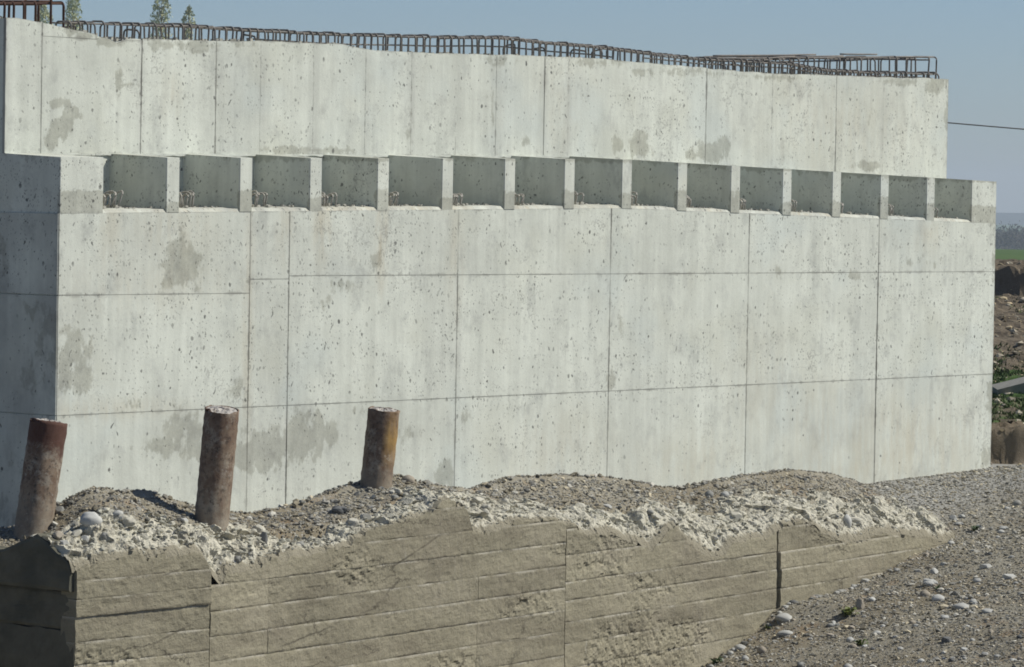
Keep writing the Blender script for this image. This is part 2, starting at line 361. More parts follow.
def tube(pts, r, n=6, caps=True, rvar=None):
    pts = np.asarray(pts, float); V = []; Fc = []
    up = np.array([.31, .17, .93])
    m = len(pts)
    for i in range(m):
        t = pts[min(i+1, m-1)]-pts[max(i-1, 0)]; t = t/np.linalg.norm(t)
        a = np.cross(t, up); a = a/np.linalg.norm(a); b = np.cross(t, a)
        for k in range(n):
            th = 2*math.pi*k/n; V.append(pts[i]+(a*math.cos(th)+b*math.sin(th))*(r if rvar is None else rvar[i]))
    for i in range(m-1):
        for k in range(n): Fc.append((i*n+k, i*n+(k+1) % n, (i+1)*n+(k+1) % n, (i+1)*n+k))
    if caps: Fc.append(tuple(range(n-1, -1, -1))); Fc.append(tuple((m-1)*n+k for k in range(n)))
    return V, Fc
def merge(parts):
    V = []; Fc = []
    for v, f in parts:
        o = len(V); V += [tuple(x) for x in v]; Fc += [tuple(i+o for i in q) for q in f]
    return V, Fc

# ================================================================== ABUTMENT
XL, XR, T, D = -.379, 15.564, .1766, .726
def crown(X): return EZ + .482 - .0170*np.sqrt((np.asarray(X, float)-8.0)**2+.04)
def floorz(X): return EZ - .013 - .0152*np.sqrt((np.asarray(X, float)-8.0)**2+.04)
ZMID, ZBOT = EZ-.751, EZ-2.003
ZBASE = EZ-4.1

_wt = [(0, 17.5), (4, 17.2), (18, 17.5), (30, 20), (45, 23), (60, 26.5), (75, 29.5), (90, 32.5), (100, 35.5), (110, 39), (117, 43), (124, 40), (132, 38), (145, 38.5), (165, 38.5), (180, 40), (200, 40), (216, 40.5), (256, 40.5), (280, 41), (300, 42.3), (330, 43.3), (345, 44), (355, 46.5), (368, 49), (400, 51), (425, 52.5), (450, 53), (480, 54), (512, 54.5), (540, 56), (570, 57), (600, 58.5), (640, 61.5), (680, 65), (700, 67), (730, 70), (760, 72.3), (800, 74), (850, 75.8), (900, 77.2), (948, 78.5)]
_q = np.array([onY(x, y, D) for x, y in _wt]); WTX, WTZ = _q[:, 0], _q[:, 2]
WTX[0] = XL-.05
def walltop(X):
    X = np.asarray(X, float)
    return np.interp(X, WTX, WTZ) + .012*fbm(X*5, X*0+.3, 5, 3) - .004

STAINS_F = [(183, 262, 17, 22, 1), (176, 250, 9, 10, 1), (170, 283, 9, 8, .9), (73, 350, 17, 22, .9), (80, 378, 14, 18, .8), (66, 372, 9, 20, .8),
            (262, 452, 30, 18, 1), (243, 455, 16, 14, 1), (300, 438, 18, 24, 1), (214, 450, 30, 12, .9), (160, 446, 24, 10, .8), (176, 428, 16, 14, .85), (318, 432, 8, 20, .9), (330, 432, 7, 12, 1), (196, 432, 24, 16, .75), (190, 415, 14, 9, .6),
            (236, 392, 10, 14, .7), (446, 476, 10, 12, .9), (464, 420, 8, 14, .55), (992, 398, 6, 16, .9), (994, 260, 6, 60, .5), (994, 330, 5, 50, .5),
            (850, 276, 14, 7, .6), (780, 272, 9, 7, .6), (405, 430, 14, 12, .5), (985, 455, 10, 16, .6), (360, 408, 20, 10, .5), (925, 262, 26, 7, .45), (160, 404, 40, 8, .4),
            (340, 285, 22, 8, .6), (376, 262, 9, 14, .6), (430, 415, 14, 24, .45), (330, 300, 10, 12, .5), (620, 300, 8, 50, .4), (612, 380, 6, 14, .7)]
WARM_F = [(382, 240, 4, 34, 1), (322, 228, 6, 26, .9), (285, 230, 6, 26, .5), (110, 225, 8, 40, .5), (175, 228, 30, 24, .4), (150, 285, 60, 20, .3), (455, 260, 6, 40, .45),
          (905, 450, 60, 40, .55), (860, 470, 60, 20, .5), (700, 460, 50, 22, .35), (560, 450, 40, 30, .3), (248, 340, 4, 90, .6), (100, 410, 60, 8, .5), (820, 440, 30, 50, .4), (930, 235, 10, 12, .5), (760, 400, 30, 50, .25)]
STAINS_B = [(57, 104, 9, 5, .9), (67, 103, 5, 5, .9), (73, 113, 8, 7, 1), (66, 122, 8, 8, 1), (58, 131, 8, 9, 1), (52, 141, 8, 8, 1), (637, 143, 9, 12, 1), (643, 150, 8, 7, .9), (617, 146, 5, 8, 1), (712, 151, 15, 9, 1), (722, 145, 9, 8, .9), (692, 155, 10, 5, .9),
            (865, 166, 12, 5, .9), (290, 150, 26, 5, .9), (330, 151, 24, 5, .7), (108, 41, 16, 6, 1), (85, 36, 10, 4, .9), (70, 30, 10, 5, .9), (525, 142, 4, 6, .8), (200, 46, 20, 6, .9), (160, 44, 18, 7, .8),
            (935, 86, 14, 10, .8), (900, 82, 30, 5, .7), (945, 120, 4, 40, .6), (596, 62, 30, 6, .7), (640, 72, 16, 5, .7), (690, 72, 40, 5, .6), (500, 60, 20, 6, .6), (240, 44, 20, 4, .6), (870, 120, 4, 12, .5), (780, 78, 60, 4, .6), (118, 80, 5, 22, .5), (127, 85, 14, 4, .7), (410, 130, 6, 22, .5), (492, 100, 5, 30, .5)]
SOFT_F = [(250, 445, 50, 30, .5), (205, 430, 40, 25, .4), (330, 440, 50, 25, .4), (420, 430, 60, 30, .25), (140, 250, 60, 30, .3), (430, 240, 40, 25, .3), (330, 270, 50, 22, .35), (270, 350, 22, 130, .35), (75, 300, 20, 60, .3), (300, 445, 90, 25, .4), (350, 250, 100, 30, .25), (440, 350, 14, 130, .3), (40, 300, 60, 60, .2), (600, 430, 60, 60, .15), (865, 350, 14, 120, .15)]
SOFT_B = [(30, 90, 30, 70, .2), (232, 100, 22, 60, .35), (262, 100, 5, 60, .5), (313, 105, 5, 60, .45), (412, 110, 6, 55, .5), (497, 105, 5, 60, .4), (457, 105, 4, 60, .35), (366, 100, 3, 60, .35), (883, 120, 4, 50, .35), (568, 110, 3, 50, .35)]
def field(lst, Y, X, Z):
    out = np.zeros_like(X)
    for (x, y, rx, ry, k) in lst:
        c = onY(x, y, Y); cx = onY(x+rx, y, Y)[0]-c[0]; cz = abs(onY(x, y+ry, Y)[2]-c[2])
        d = np.sqrt(((X-c[0])/cx)**2 + ((Z-c[2])/cz)**2)
        out = np.maximum(out, np.clip(1.0-.5*d, 0, 1)*k)
    return out
def panel_mesh(name, x0, x1, zlo, zhi, y, th, lists, Y, res=.045, fl=0.0, fr=0.0):
    nx = max(4, int((x1-x0)/res)); xs = np.linspace(x0, x1, nx)
    z0 = zlo(xs) if callable(zlo) else np.full(nx, zlo); z1 = zhi(xs) if callable(zhi) else np.full(nx, zhi)
    nz = max(4, int((z1-z0).max()/res)); tz = np.linspace(0, 1, nz)
    X = np.repeat(xs[:, None], nz, 1); Z = z0[:, None]*(1-tz) + z1[:, None]*tz
    Yg = np.full_like(X, y) + .0025*fbm(X*1.3, Z*1.3, int(abs(x0)*31)+3, 2)
    ea = np.stack([X-x0+fl, x1-X+fr, X*0], 2).reshape(-1, 3); eb = np.stack([Z-z0[:, None], z1[:, None]-Z, X*0], 2).reshape(-1, 3)
    V = np.stack([X, Yg, Z], 2).reshape(-1, 3); n = len(V)
    st = field(lists[0], Y, X, Z).ravel(); wm = field(lists[1], Y, X, Z).ravel(); sf = field(lists[2], Y, X, Z).ravel()
    idx = np.arange(n).reshape(nx, nz)
    ring = np.concatenate([idx[:, 0], idx[-1, 1:], idx[-2::-1, -1], idx[0, -2:0:-1]])
    Vb = V[ring].copy(); Vb[:, 1] = y+th
    m = len(ring); a = np.arange(m); b = (a+1) % m
    F1 = grid_faces(nx, nz); F2 = np.stack([ring[a], n+a, n+b, ring[b]], 1)
    at_ = {'edge_a': ('FLOAT_VECTOR', np.concatenate([ea, ea[ring]])), 'edge_b': ('FLOAT_VECTOR', np.concatenate([eb, eb[ring]])),
           'stain': ('FLOAT', np.concatenate([st, st[ring]])), 'warm': ('FLOAT', np.concatenate([wm, wm[ring]])), 'soft': ('FLOAT', np.concatenate([sf, sf[ring]]))}
    return mesh(name, np.concatenate([V, Vb]), np.concatenate([F1, F2]), at_)

abut = empty('bridge_abutment', (7.6, .7, 0), 'pale grey concrete bridge abutment with a row of square pockets and rebar loops on top', 'abutment')
# --- front wall core: prism following the crowned top
def prism(xs, ztop, y0, y1, zb):
    V = []; n = len(xs)
    for x, z in zip(xs, ztop): V += [(x, y0, zb), (x, y0, z), (x, y1, z), (x, y1, zb)]
    Fc = []
    for i in range(n-1):
        a = 4*i; b = a+4
        Fc += [(a, b, b+1, a+1), (a+1, b+1, b+2, a+2), (a+2, b+2, b+3, a+3), (a+3, b+3, b, a)]
    Fc += [(0, 1, 2, 3), (4*n-4, 4*n-1, 4*n-2, 4*n-3)]
    return V, Fc
xs = np.linspace(XL+.004, XR-.004, 60)
front = link('front_wall', mesh('front_wall', *prism(xs, floorz(xs)-.012, .02, D+.05, ZBASE)), M['conc'], abut)
CX = [XL, 2.163, 2.72, 5.273, 7.83, 10.375, 12.995, XR]
LF = (STAINS_F, WARM_F, SOFT_F)
for i in range(7):
    zm = ZMID + (-.163 if i == 0 else -.03 if i == 1 else 0)
    zb = ZBOT + (.0 if i else 0)
    gl = .0 if i == 0 else .003; gr = .0 if i == 6 else .003
    off = random.uniform(0, .004)
    for zl, zh in ((lambda X, b=zm: np.full_like(X, b+.0016), lambda X: floorz(X)-.032), (zb+.0018, zm-.0016), (ZBASE, zb-.0018)):
        link('concrete_panel', panel_mesh('concrete_panel', CX[i]+gl, CX[i+1]-gr, zl, zh, off+random.uniform(-.001, .001), .03, LF, 0.0), M['panel'], front)
# --- shaded end face: three pours one above the other
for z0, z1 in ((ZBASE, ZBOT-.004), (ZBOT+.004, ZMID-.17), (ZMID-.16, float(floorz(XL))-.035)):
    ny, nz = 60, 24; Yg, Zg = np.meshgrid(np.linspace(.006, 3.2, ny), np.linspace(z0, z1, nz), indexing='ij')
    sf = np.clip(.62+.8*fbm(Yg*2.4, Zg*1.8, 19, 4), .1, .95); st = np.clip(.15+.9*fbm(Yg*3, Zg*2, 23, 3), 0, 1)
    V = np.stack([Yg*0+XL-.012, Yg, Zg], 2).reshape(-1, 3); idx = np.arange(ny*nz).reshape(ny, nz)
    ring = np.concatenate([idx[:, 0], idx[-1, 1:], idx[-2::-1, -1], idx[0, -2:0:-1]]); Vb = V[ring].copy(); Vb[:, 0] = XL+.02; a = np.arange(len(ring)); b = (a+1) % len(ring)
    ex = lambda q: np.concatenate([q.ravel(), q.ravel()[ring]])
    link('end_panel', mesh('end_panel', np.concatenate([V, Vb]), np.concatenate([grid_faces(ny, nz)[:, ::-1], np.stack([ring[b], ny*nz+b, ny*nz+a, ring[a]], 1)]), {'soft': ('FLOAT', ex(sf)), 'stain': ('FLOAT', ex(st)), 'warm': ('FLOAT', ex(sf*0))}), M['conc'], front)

# --- pocket ledges with a chipped chamfer, one per pocket
def ledge_mesh(x0, x1, seed):
    nx = 22; xs = np.linspace(x0, x1, nx); V = []
    for i, x in enumerate(xs):
        z = float(floorz(x)); j = .006*(vnoise(np.array(x*14), np.array(1.0), seed)-.5); k = .020*(vnoise(np.array(x*9), np.array(4.), seed))
        ch = .030 + (.02 if i == nx-1 else 0)
        V += [(x, .003, z-.034), (x, .012+k, z-.004+j), (x, .10, z+.004+2*j), (x, D-.03, z+.012), (x, D+.02, z+.012)]
    m = 5; Fc = grid_faces(nx, m); q = np.array(V)
    sf = .55+.6*fbm(q[:, 0]*6, q[:, 1]*9, seed+5, 3)+.25*(q[:, 1] > .05); wm = .5+.5*fbm(q[:, 0]*3, q[:, 1]*3, seed+9, 2)
    return mesh('pocket_ledge', V, Fc, {'soft': ('FLOAT', np.clip(sf, 0, .9)), 'warm': ('FLOAT', np.clip(wm, 0, .8)), 'stain': ('FLOAT', q[:, 0]*0)})
for i in range(15):
    link('pocket_ledge', ledge_mesh(i+T+.001, i+.999, i), M['conc'], front)
    # cement crumbs along the back of the ledge
    parts = []
    for k in range(60):
        x = i+T+.02+random.random()*.78; y = .08+random.random()*.55; s = random.uniform(.004, .013)*(1.5 if x-i < .6 else 1)
        z = float(floorz(x))+.008
        pv, pf = box(x-s, x+s, y-s, y+s, z-.004, z+s*random.uniform(.6, 1.5))
        pv = [tuple(c+random.uniform(-.4, .4)*s for c in q) for q in pv]; parts.append((pv, pf))
    o = link('mortar_crumbs', mesh('mortar_crumbs', *merge(parts)), M['crumb'], front); o['kind'] = 'stuff'
# --- fins between the pockets
def fin_mesh(x0, x1, seed, name='fin'):
    rise = .026; res = .05
    V = []; Fc = []; ST = []; SF = []; WM = []
    rs = np.random.RandomState(seed)
    ya = np.linspace(0, D+.02, 12)
    def quad_grid(P00, P10, P11, P01, nu, nv):
        o = len(V)
        for a in range(nu+1):
            for b in range(nv+1):
                s, t = a/nu, b/nv
                p = (1-s)*(1-t)*P00 + s*(1-t)*P10 + s*t*P11 + (1-s)*t*P01
                V.append(p)
        for a in range(nu):
            for b in range(nv):
                i = o+a*(nv+1)+b; Fc.append((i, i+nv+1, i+nv+2, i+1))
    A = lambda x, y, z: np.array([x, y, z], float)
    zb0, zb1 = float(floorz(x0))-.034, float(floorz(x1))-.034; zt0, zt1 = float(crown(x0)), float(crown(x1))
    c = .006
    y0 = -.002+rs.uniform(-.002, .002)
    nu = max(2, int((x1-x0)/res)); nv = 11
    quad_grid(A(x0+c, y0, zb0), A(x1-c, y0, zb1), A(x1-c, y0, zt1-c), A(x0+c, y0, zt0-c), nu, nv)      # front
    quad_grid(A(x0, D+.02, zb0), A(x0, y0+c, zb0), A(x0, y0+c, zt0-c), A(x0, D+.02, zt0+rise), 10, nv)  # left side
    quad_grid(A(x1, y0+c, zb1), A(x1, D+.02, zb1), A(x1, D+.02, zt1+rise), A(x1, y0+c, zt1-c), 10, nv)  # right side
    quad_grid(A(x0+c, y0, zt0-c), A(x1-c, y0, zt1-c), A(x1, D+.02, zt1+rise), A(x0, D+.02, zt0+rise), nu, 8)  # top
    quad_grid(A(x0, y0+c, zb0), A(x0+c, y0, zb0), A(x0+c, y0, zt0-c), A(x0, y0+c, zt0-c), 1, nv)
    quad_grid(A(x1-c, y0, zb1), A(x1, y0+c, zb1), A(x1, y0+c, zt1-c), A(x1-c, y0, zt1-c), 1, nv)
    P = np.array(V); P[:, 2] += 0
    hgt = (P[:, 2]-zb0)/(zt0-zb0); fr = (P[:, 1] < .03)
    lev = rs.uniform(.18, .5)
    st = np.where(fr, np.clip((lev-hgt)*6+.5, 0, .75), np.clip((hgt-.80)*4, 0, .8)*rs.uniform(.4, 1.0))
    if rs.rand() < .5: st = np.where(fr, np.maximum(st, np.clip((hgt-.86)*8, 0, .7)), st)
    soft = np.where(fr, rs.uniform(0, .14)+np.clip(lev-hgt, 0, 1)*.35, .12)
    return mesh(name, V, Fc, {'stain': ('FLOAT', st), 'warm': ('FLOAT', np.zeros(len(V))), 'soft': ('FLOAT', soft)})
link('corner_block', fin_mesh(XL, T, 3, 'corner_block'), M['conc'], abut)
for i in range(1, 15): link('fin', fin_mesh(i, i+T, 10+i), M['conc'], abut)
link('corner_block', fin_mesh(15.0, XR, 77, 'corner_block'), M['conc'], abut)

# --- back wall
xs = np.linspace(XL+.003, XR-.003, 260)
back = link('back_wall', mesh('back_wall', *prism(xs, walltop(xs)-.004, D+.012, D+2.2, ZBASE)), M['conc'], abut)
BX = [XL, .079, 1.394, 2.423, 3.06, 3.84, 4.63, 5.35, 6.074, 6.735, 7.551, 7.968, 9.26, 10.504, 11.8, 13.117, 14.126, XR]
SHARP = {.079, 1.394, 2.423, 7.551, 10.504, 13.117}
LB = (STAINS_B, [(560, 100, 20, 60, .2), (850, 130, 60, 40, .3), (170, 95, 8, 20, .4)], SOFT_B)
def lipz(X): return crown(X)+.022+.006*fbm(np.asarray(X)*6, np.asarray(X)*0, 9, 2)
for i in range(len(BX)-1):
    gl = 0 if i == 0 else .003 if BX[i] in SHARP else .0003
    gr = 0 if i == len(BX)-2 else .003 if BX[i+1] in SHARP else .0003
    o_ = D-.003+random.uniform(-.001, .001)
    if i == 1:                               # a strip of a later lift above a short horizontal joint
        zj = float(onY(75, 38, D)[2]); xj = float(onY(97, 38, D)[0])
        link('concrete_panel', panel_mesh('concrete_panel', BX[i]+gl, xj, zj+.0015, lambda X: np.maximum(walltop(X), zj+.02), o_, .03, LB, D), M['panel'], back)
        link('concrete_panel', panel_mesh('concrete_panel', BX[i]+gl, BX[i+1]-gr, lipz, lambda X: np.where(X < xj, zj-.0015, np.minimum(walltop(X), zj+.02)), o_, .03, LB, D), M['panel'], back)
        continue
    link('concrete_panel', panel_mesh('concrete_panel', BX[i]+gl, BX[i+1]-gr, lipz, walltop, o_, .03, LB, D, fl=0 if gl != .0003 else .007, fr=0 if gr != .0003 else .007), M['panel'], back)
# thin grout lip where the back wall was cast on the shelf
def lip_mesh():
    nx = 420; xs = np.linspace(XL, XR, nx); V = []
    for x in xs:
        z = float(lipz(x)); a = float(vnoise(np.array(x*7), np.array(2.), 4)); b = float(vnoise(np.array(x*19), np.array(5.), 4))
        pr = -.006+.012*a
        V += [(x, D+.004, z+.005), (x, D-.012-pr, z+.003+.004*b), (x, D-.012-pr, z-.010-.010*b), (x, D+.006, z-.016)]
    return mesh('grout_lip', V, grid_faces(nx, 4))
link('grout_lip', lip_mesh(), M['conc'], back)

# --- reinforcement standing out of the back wall's top
_lt = [(60, 20), (68, 21), (118, 22.5), (160, 24), (200, 25), (236, 27.6), (256, 29), (300, 31.5), (353, 34), (399, 35), (447, 36), (511, 36.8), (550, 41.7), (596, 45), (634, 50), (675, 55), (706, 58), (767, 61), (797, 63), (827, 69), (871, 71.5), (907, 72), (940, 73)]
_q = np.array([onY(x, y, D+.06) for x, y in _lt]); LTX, LTZ = _q[:, 0], _q[:, 2]
def arc_loop(yf, yb, zb, zt, r=.035, lean=0.0, foot=True):
    P = [(0, yf, zb)]
    P.append((lean*.6, yf, zt-r))
    for a in (25, 50, 75): P.append((lean, yf+r*(1-math.cos(math.radians(a))), zt-r+r*math.sin(math.radians(a))))
    P.append((lean, yf+r, zt)); P.append((lean, yb-r, zt))
    for a in (75, 50, 25): P.append((lean, yb-r*(1-math.cos(math.radians(a))), zt-r+r*math.sin(math.radians(a))))
    P += [(lean*.6, yb, zt-r), (0, yb, zb)]
    return P
rr = np.random.RandomState(5)
loop_meshes = []
for k in range(7):
    P = arc_loop(0, .17+.02*rr.rand(), -.26, 0, .030+.012*rr.rand(), rr.uniform(-.025, .025))
    loop_meshes.append(mesh('rebar_loop', *tube(P, .0098, 6), smooth=True))
x = .50
while x < 15.48:
    z = float(np.interp(x, LTX, LTZ))
    o = link('rebar_loop', loop_meshes[rr.randint(7)], M['rebar'], back)
    o.location = (x, D+.05+rr.uniform(-.012, .012), z+rr.uniform(-.008, .008)); o.rotation_euler = (rr.uniform(-.03, .03), rr.uniform(-.04, .04), rr.uniform(-.1, .1))
    if .30 < rr.rand() and rr.rand() < .12:      # a second, shorter starter bar beside it
        o = link('rebar_loop', loop_meshes[rr.randint(7)], M['rebar'], back)
        o.location = (x+.04, D+.10+rr.uniform(-.02, .06), z-.05+rr.uniform(-.03, .02)); o.rotation_euler = (rr.uniform(-.15, .15), rr.uniform(-.2, .2), rr.uniform(-.4, .4))
    x += .116*rr.uniform(.92, 1.08)
# long bars tied inside the loops
def long_bar(x0, x1, dy, dz, r, mat, wob=.006, f=None, seed=0):
    xs = np.arange(x0, x1, .16); f = f or (lambda X: np.interp(X, LTX, LTZ))
    P = [(a, D+.05+dy+wob*2*float(vnoise(np.array(a*1.3), np.array(1.), seed)-.5), float(f(a))+dz+wob*2*float(vnoise(np.array(a*1.7), np.array(7.), seed)-.5)) for a in xs]
    return link('long_rebar', mesh('long_rebar', *tube(P, r, 6), smooth=True), mat, back)
for k, (a, b, dy, dz) in enumerate([(.42, 5.6, .025, -.016), (5.2, 10.9, .022, -.014), (10.4, 15.4, .025, -.018), (.40, 6.3, .15, -.016), (6.0, 11.2, .15, -.02), (10.8, 15.3, .15, -.015), (3.0, 9.0, .08, -.10), (9.5, 15.0, .10, -.06)]):
    long_bar(a, b, dy, dz, .0085, M['rebar'], seed=k)
# taller cage along the rear edge near the far end
_ct = [(700, 60), (718, 57.5), (760, 57), (800, 56.5), (850, 56), (900, 56), (928, 56), (960, 56)]
_q = np.array([onY(x, y, D+.16) for x, y in _ct]); CTX, CTZ = _q[:, 0], _q[:, 2]
def ctop(X): return np.interp(X, CTX, CTZ)
cage = []
for k in range(5):
    P = arc_loop(0, .30+.03*rr.rand(), -.40, 0, .04, rr.uniform(-.03, .03)); cage.append(mesh('cage_loop', *tube(P, .0105, 6), smooth=True))
x = 10.95
while x < 15.5:
    o = link('cage_loop', cage[rr.randint(5)], M['rebar'], back)
    o.location = (x, D+.13+rr.uniform(-.02, .03), float(ctop(x))-rr.uniform(0, .03)); o.rotation_euler = (rr.uniform(-.05, .05), rr.uniform(-.07, .07), rr.uniform(-.25, .25))
    x += rr.choice([.10, .16, .2, .26])
for k, (a, b, dy, dz) in enumerate([(10.8, 15.45, .10, -.012), (10.7, 15.3, .18, -.03), (10.9, 15.4, .38, -.016), (10.9, 13.9, .30, .010), (12.2, 15.4, .14, -.05), (13.6, 14.5, .24, .028), (11.0, 13.2, .22, .016)]):
    long_bar(a, b, dy, dz, .010, M['rebar'], .012, ctop, 40+k)
# rusty tall cage at the near end
tall = [mesh('tall_rebar_loop', *tube(arc_loop(0, .34, -.42, 0, .035, q), .0125, 7), smooth=True) for q in (-.008, .006, .0)]
for k, px in enumerate((-6, 4.5, 14, 24.5, 35.5, 51, 64)):
    p_ = onY(px, 2.0 if px < 60 else 2.3, D+.16)
    o = link('tall_rebar_loop', tall[k % 3], M['rust'], back); o.location = (p_[0], D+.16, p_[2]+(.05 if px == 51 else 0)); o.rotation_euler = (0, rr.uniform(-.015, .015), rr.uniform(-.05, .05))
for dy, dz in ((.02, -.012), (.30, -.014), (.16, .012)):
    a, b = onY(-14, 2, D+.16), onY(64, 2.2, D+.16)
    P = [a+(b-a)*t for t in np.linspace(0, 1, 6)]; P = [(q[0], D+.16+dy, q[2]+dz) for q in P]
    link('long_rebar', mesh('long_rebar', *tube(P, .012, 7), smooth=True), M['rust'], back)
# loose concrete crumbs on the rough cast top
parts = []
for k in range(420):
    x = rr.uniform(XL+.05, XR-.1) if rr.rand() < .6 else rr.uniform(XL, 3.0)
    y = D+rr.uniform(.035, .6); s = rr.uniform(.006, .022); z = float(walltop(x))
    pv, pf = box(x-s, x+s, y-s, y+s, z-.012, z+s*rr.uniform(.5, 1.3)); pv = [tuple(c+rr.uniform(-.4, .4)*s for c in q) for q in pv]; parts.append((pv, pf))
o = link('concrete_crumbs', mesh('concrete_crumbs', *merge(parts)), M['crumb'], back); o['kind'] = 'stuff'
M['pin'] = mat_simple('cement_splashed_rebar', (.30, .285, .255), .5, 50, .9, .5, .003, .2, alt=(.36, .345, .31), altamt=.8, altscale=14)
# starter hairpins in each pocket
pins = []
for k in range(6):
    wv = .10+.05*rr.rand(); P = []
    for a in np.linspace(0, 180, 9): P.append((.03*math.sin(math.radians(a))*rr.uniform(.3, 1), wv/2*(1-math.cos(math.radians(a))), .085+.045*math.sin(math.radians(a))))
    P = [(-.01, 0, -.02)]+P+[(0.01, wv, -.02)]
    pins.append(mesh('hairpin_bar', *tube(P, .0085, 6), smooth=True))
PIN_N = [6, 6, 6, 6, 5, 5, 5, 5, 5, 5, 5, 5, 4, 5, 4]
for i in range(15):
    x0 = i+T+.17
    for k in range(PIN_N[i]):
        xx = x0+.040*k+rr.uniform(-.008, .008); o = link('hairpin_bar', pins[rr.randint(6)], M['pin'], front)
        o.location = (xx, .17+rr.uniform(-.03, .03), float(floorz(xx))+rr.uniform(-.01, .015)+(.02 if i < 3 else 0)); o.rotation_euler = (rr.uniform(-.1, .1), rr.uniform(.0, .25), rr.uniform(-.25, .25)); o.scale = (1, 1, rr.uniform(.85, 1.1))

# ================================================================== OLD WALL (plan path) and ground
A1, A2, A3 = 0.0, math.radians(6), math.radians(7)
P500 = onY(500, 560, -3.6)
Q2 = on_vplane(565, 585, P500, A2); Q1 = on_vplane(210, 575, P500, A2); Q0 = on_vplane(76, 590, Q1, A1); Q3 = on_vplane(946, 541, Q2, A3)
NODES = np.array([Q0[:2], Q1[:2], Q2[:2], Q3[:2]])
SEGL = np.linalg.norm(np.diff(NODES, axis=0), axis=1); SEGS = np.concatenate([[0], np.cumsum(SEGL)])
ANG = [A1, A2, A3]
def wall_pt(s, d):                       # place on the path, d metres behind the face
    s = np.asarray(s, float); k = np.clip(np.searchsorted(SEGS, s, side='right')-1, 0, 2)
    a = np.array(ANG)[k]; b = NODES[k]; t = s-SEGS[k]
    return b[..., 0]+t*np.cos(a)-d*np.sin(a), b[..., 1]+t*np.sin(a)+d*np.cos(a)
def wall_sd(X, Y):                       # inverse: along / behind
    bs = None
    for k in range(3):
        c, s_ = math.cos(ANG[k]), math.sin(ANG[k]); dx = X-NODES[k, 0]; dy = Y-NODES[k, 1]
        t = dx*c+dy*s_; d = -dx*s_+dy*c
        if k == 0: S_, D_ = t, d
        else:
            m = t > 0; S_ = np.where(m, SEGS[k]+t, S_); D_ = np.where(m, d, D_)
    return S_, D_
def wall_px(x, y, d=0.0):                # pixel -> (s, z) on the face (or d behind it)
    k = 0 if x < 210 else 1 if x < 565 else 2
    P = np.array([NODES[k, 0]-d*math.sin(ANG[k]), NODES[k, 1]+d*math.cos(ANG[k]), 0])
    q = on_vplane(x, y, P, ANG[k]); S_, _ = wall_sd(np.array(q[0]), np.array(q[1])); return float(S_), float(q[2])
# upper edge of the sound face, read off the photograph
_te = [(76, 569), (95, 564), (118, 558), (130, 552), (137, 550), (143, 555), (148, 558), (170, 556), (200, 554), (206, 560), (210, 570), (220, 586), (224, 580), (228, 574), (255, 570), (271, 560), (301, 556), (351, 545), (354, 536), (381, 528), (405, 521), (431, 514), (440, 502), (446, 499), (458, 505), (466, 510), (472, 529), (488, 535), (503, 527), (517, 522), (547, 518), (560, 522), (575, 528), (588, 535), (617, 533), (629, 541), (645, 548), (651, 550), (662, 537), (668, 528), (676, 528), (690, 543), (700, 552), (711, 558), (724, 555), (733, 545), (745, 541), (767, 537), (785, 526), (801, 522), (815, 527), (830, 537), (845, 545), (865, 540), (885, 535), (901, 536), (921, 539), (946, 541)]
_q = np.array([wall_px(x, y) for x, y in _te]); TES, TEZ = _q[:, 0], _q[:, 1]
def topedge(s):
    s = np.asarray(s, float); return np.interp(s, TES, TEZ) + .022*fbm(s*6, s*0, 21, 4, gain=.6) + .034*chunk(s*8+.4*fbm(s*9, s*0, 22, 2), s*0+.5, 25)*1.0 + .012*chunk(s*26, s*0+.5, 26)
DC = .95                                 # the rubble ridge crests this far behind the face
_ce = [(0, 480), (20, 484), (60, 489), (90, 487), (110, 488), (128, 492), (150, 490), (180, 500), (210, 508), (232, 512), (256, 513), (290, 507), (320, 497), (350, 485), (372, 480), (398, 475), (410, 478), (440, 486), (470, 489), (490, 486), (515, 477), (560, 475), (610, 477), (640, 482), (665, 487), (690, 488), (720, 482), (745, 476), (780, 472), (800, 470), (830, 473), (850, 478), (870, 480), (890, 482), (903, 486), (925, 505), (940, 525)]
_q = np.array([wall_px(x, y, DC) for x, y in _ce]); CES, CEZ = _q[:, 0], _q[:, 1]
def crestz(s): return np.interp(s, CES, CEZ)
def end_px(x, y):
    d = ray(x, y); t = (Q0[0]-CAM[0])/d[0]; q = CAM+d*t; return q[1]-Q0[1], q[2]
ENDTOP = sorted([end_px(x, y) for x, y in ((78, 578), (73, 561), (60, 552), (50, 541), (40, 532), (28, 540), (14, 547), (0, 549), (-30, 545), (-80, 540))])
def endz(d): return np.interp(d, [a for a, _ in ENDTOP], [b for _, b in ENDTOP])
# gravel bank in front: plane through the abutment's far corner, the wall's end and its lowest visible foot
A_ = onY(990, 468, 0.0); sB = on_vplane(948, 543, Q2, A3); sC = on_vplane(703, 667, Q2, A3)
GRD = np.linalg.solve(np.array([sB-A_, sC-A_])[:, :2], np.array([sB-A_, sC-A_])[:, 2])
S3 = SEGS[3]
_ft = [(703, 667), (725, 652), (752, 634), (778, 606), (801, 600.5), (832, 594), (875, 575), (905, 559), (921, 551), (948, 543)]
_q = np.array([wall_px(x, y) for x, y in _ft]); _xy = [wall_pt(np.array(a), np.array(0.)) for a in _q[:, 0]]
FTS = _q[:, 0]; FTD = np.array([z-(A_[2]+GRD[0]*(p[0]-A_[0])+GRD[1]*(p[1]-A_[1])) for (a, z), p in zip(_q, _xy)]); FTD[0] = 0; FTD[-1] = 0
Z_FAR = on_vplane(10, 483, np.array([NODES[0, 0], NODES[0, 1]+2.3, 0]), A1)[2]
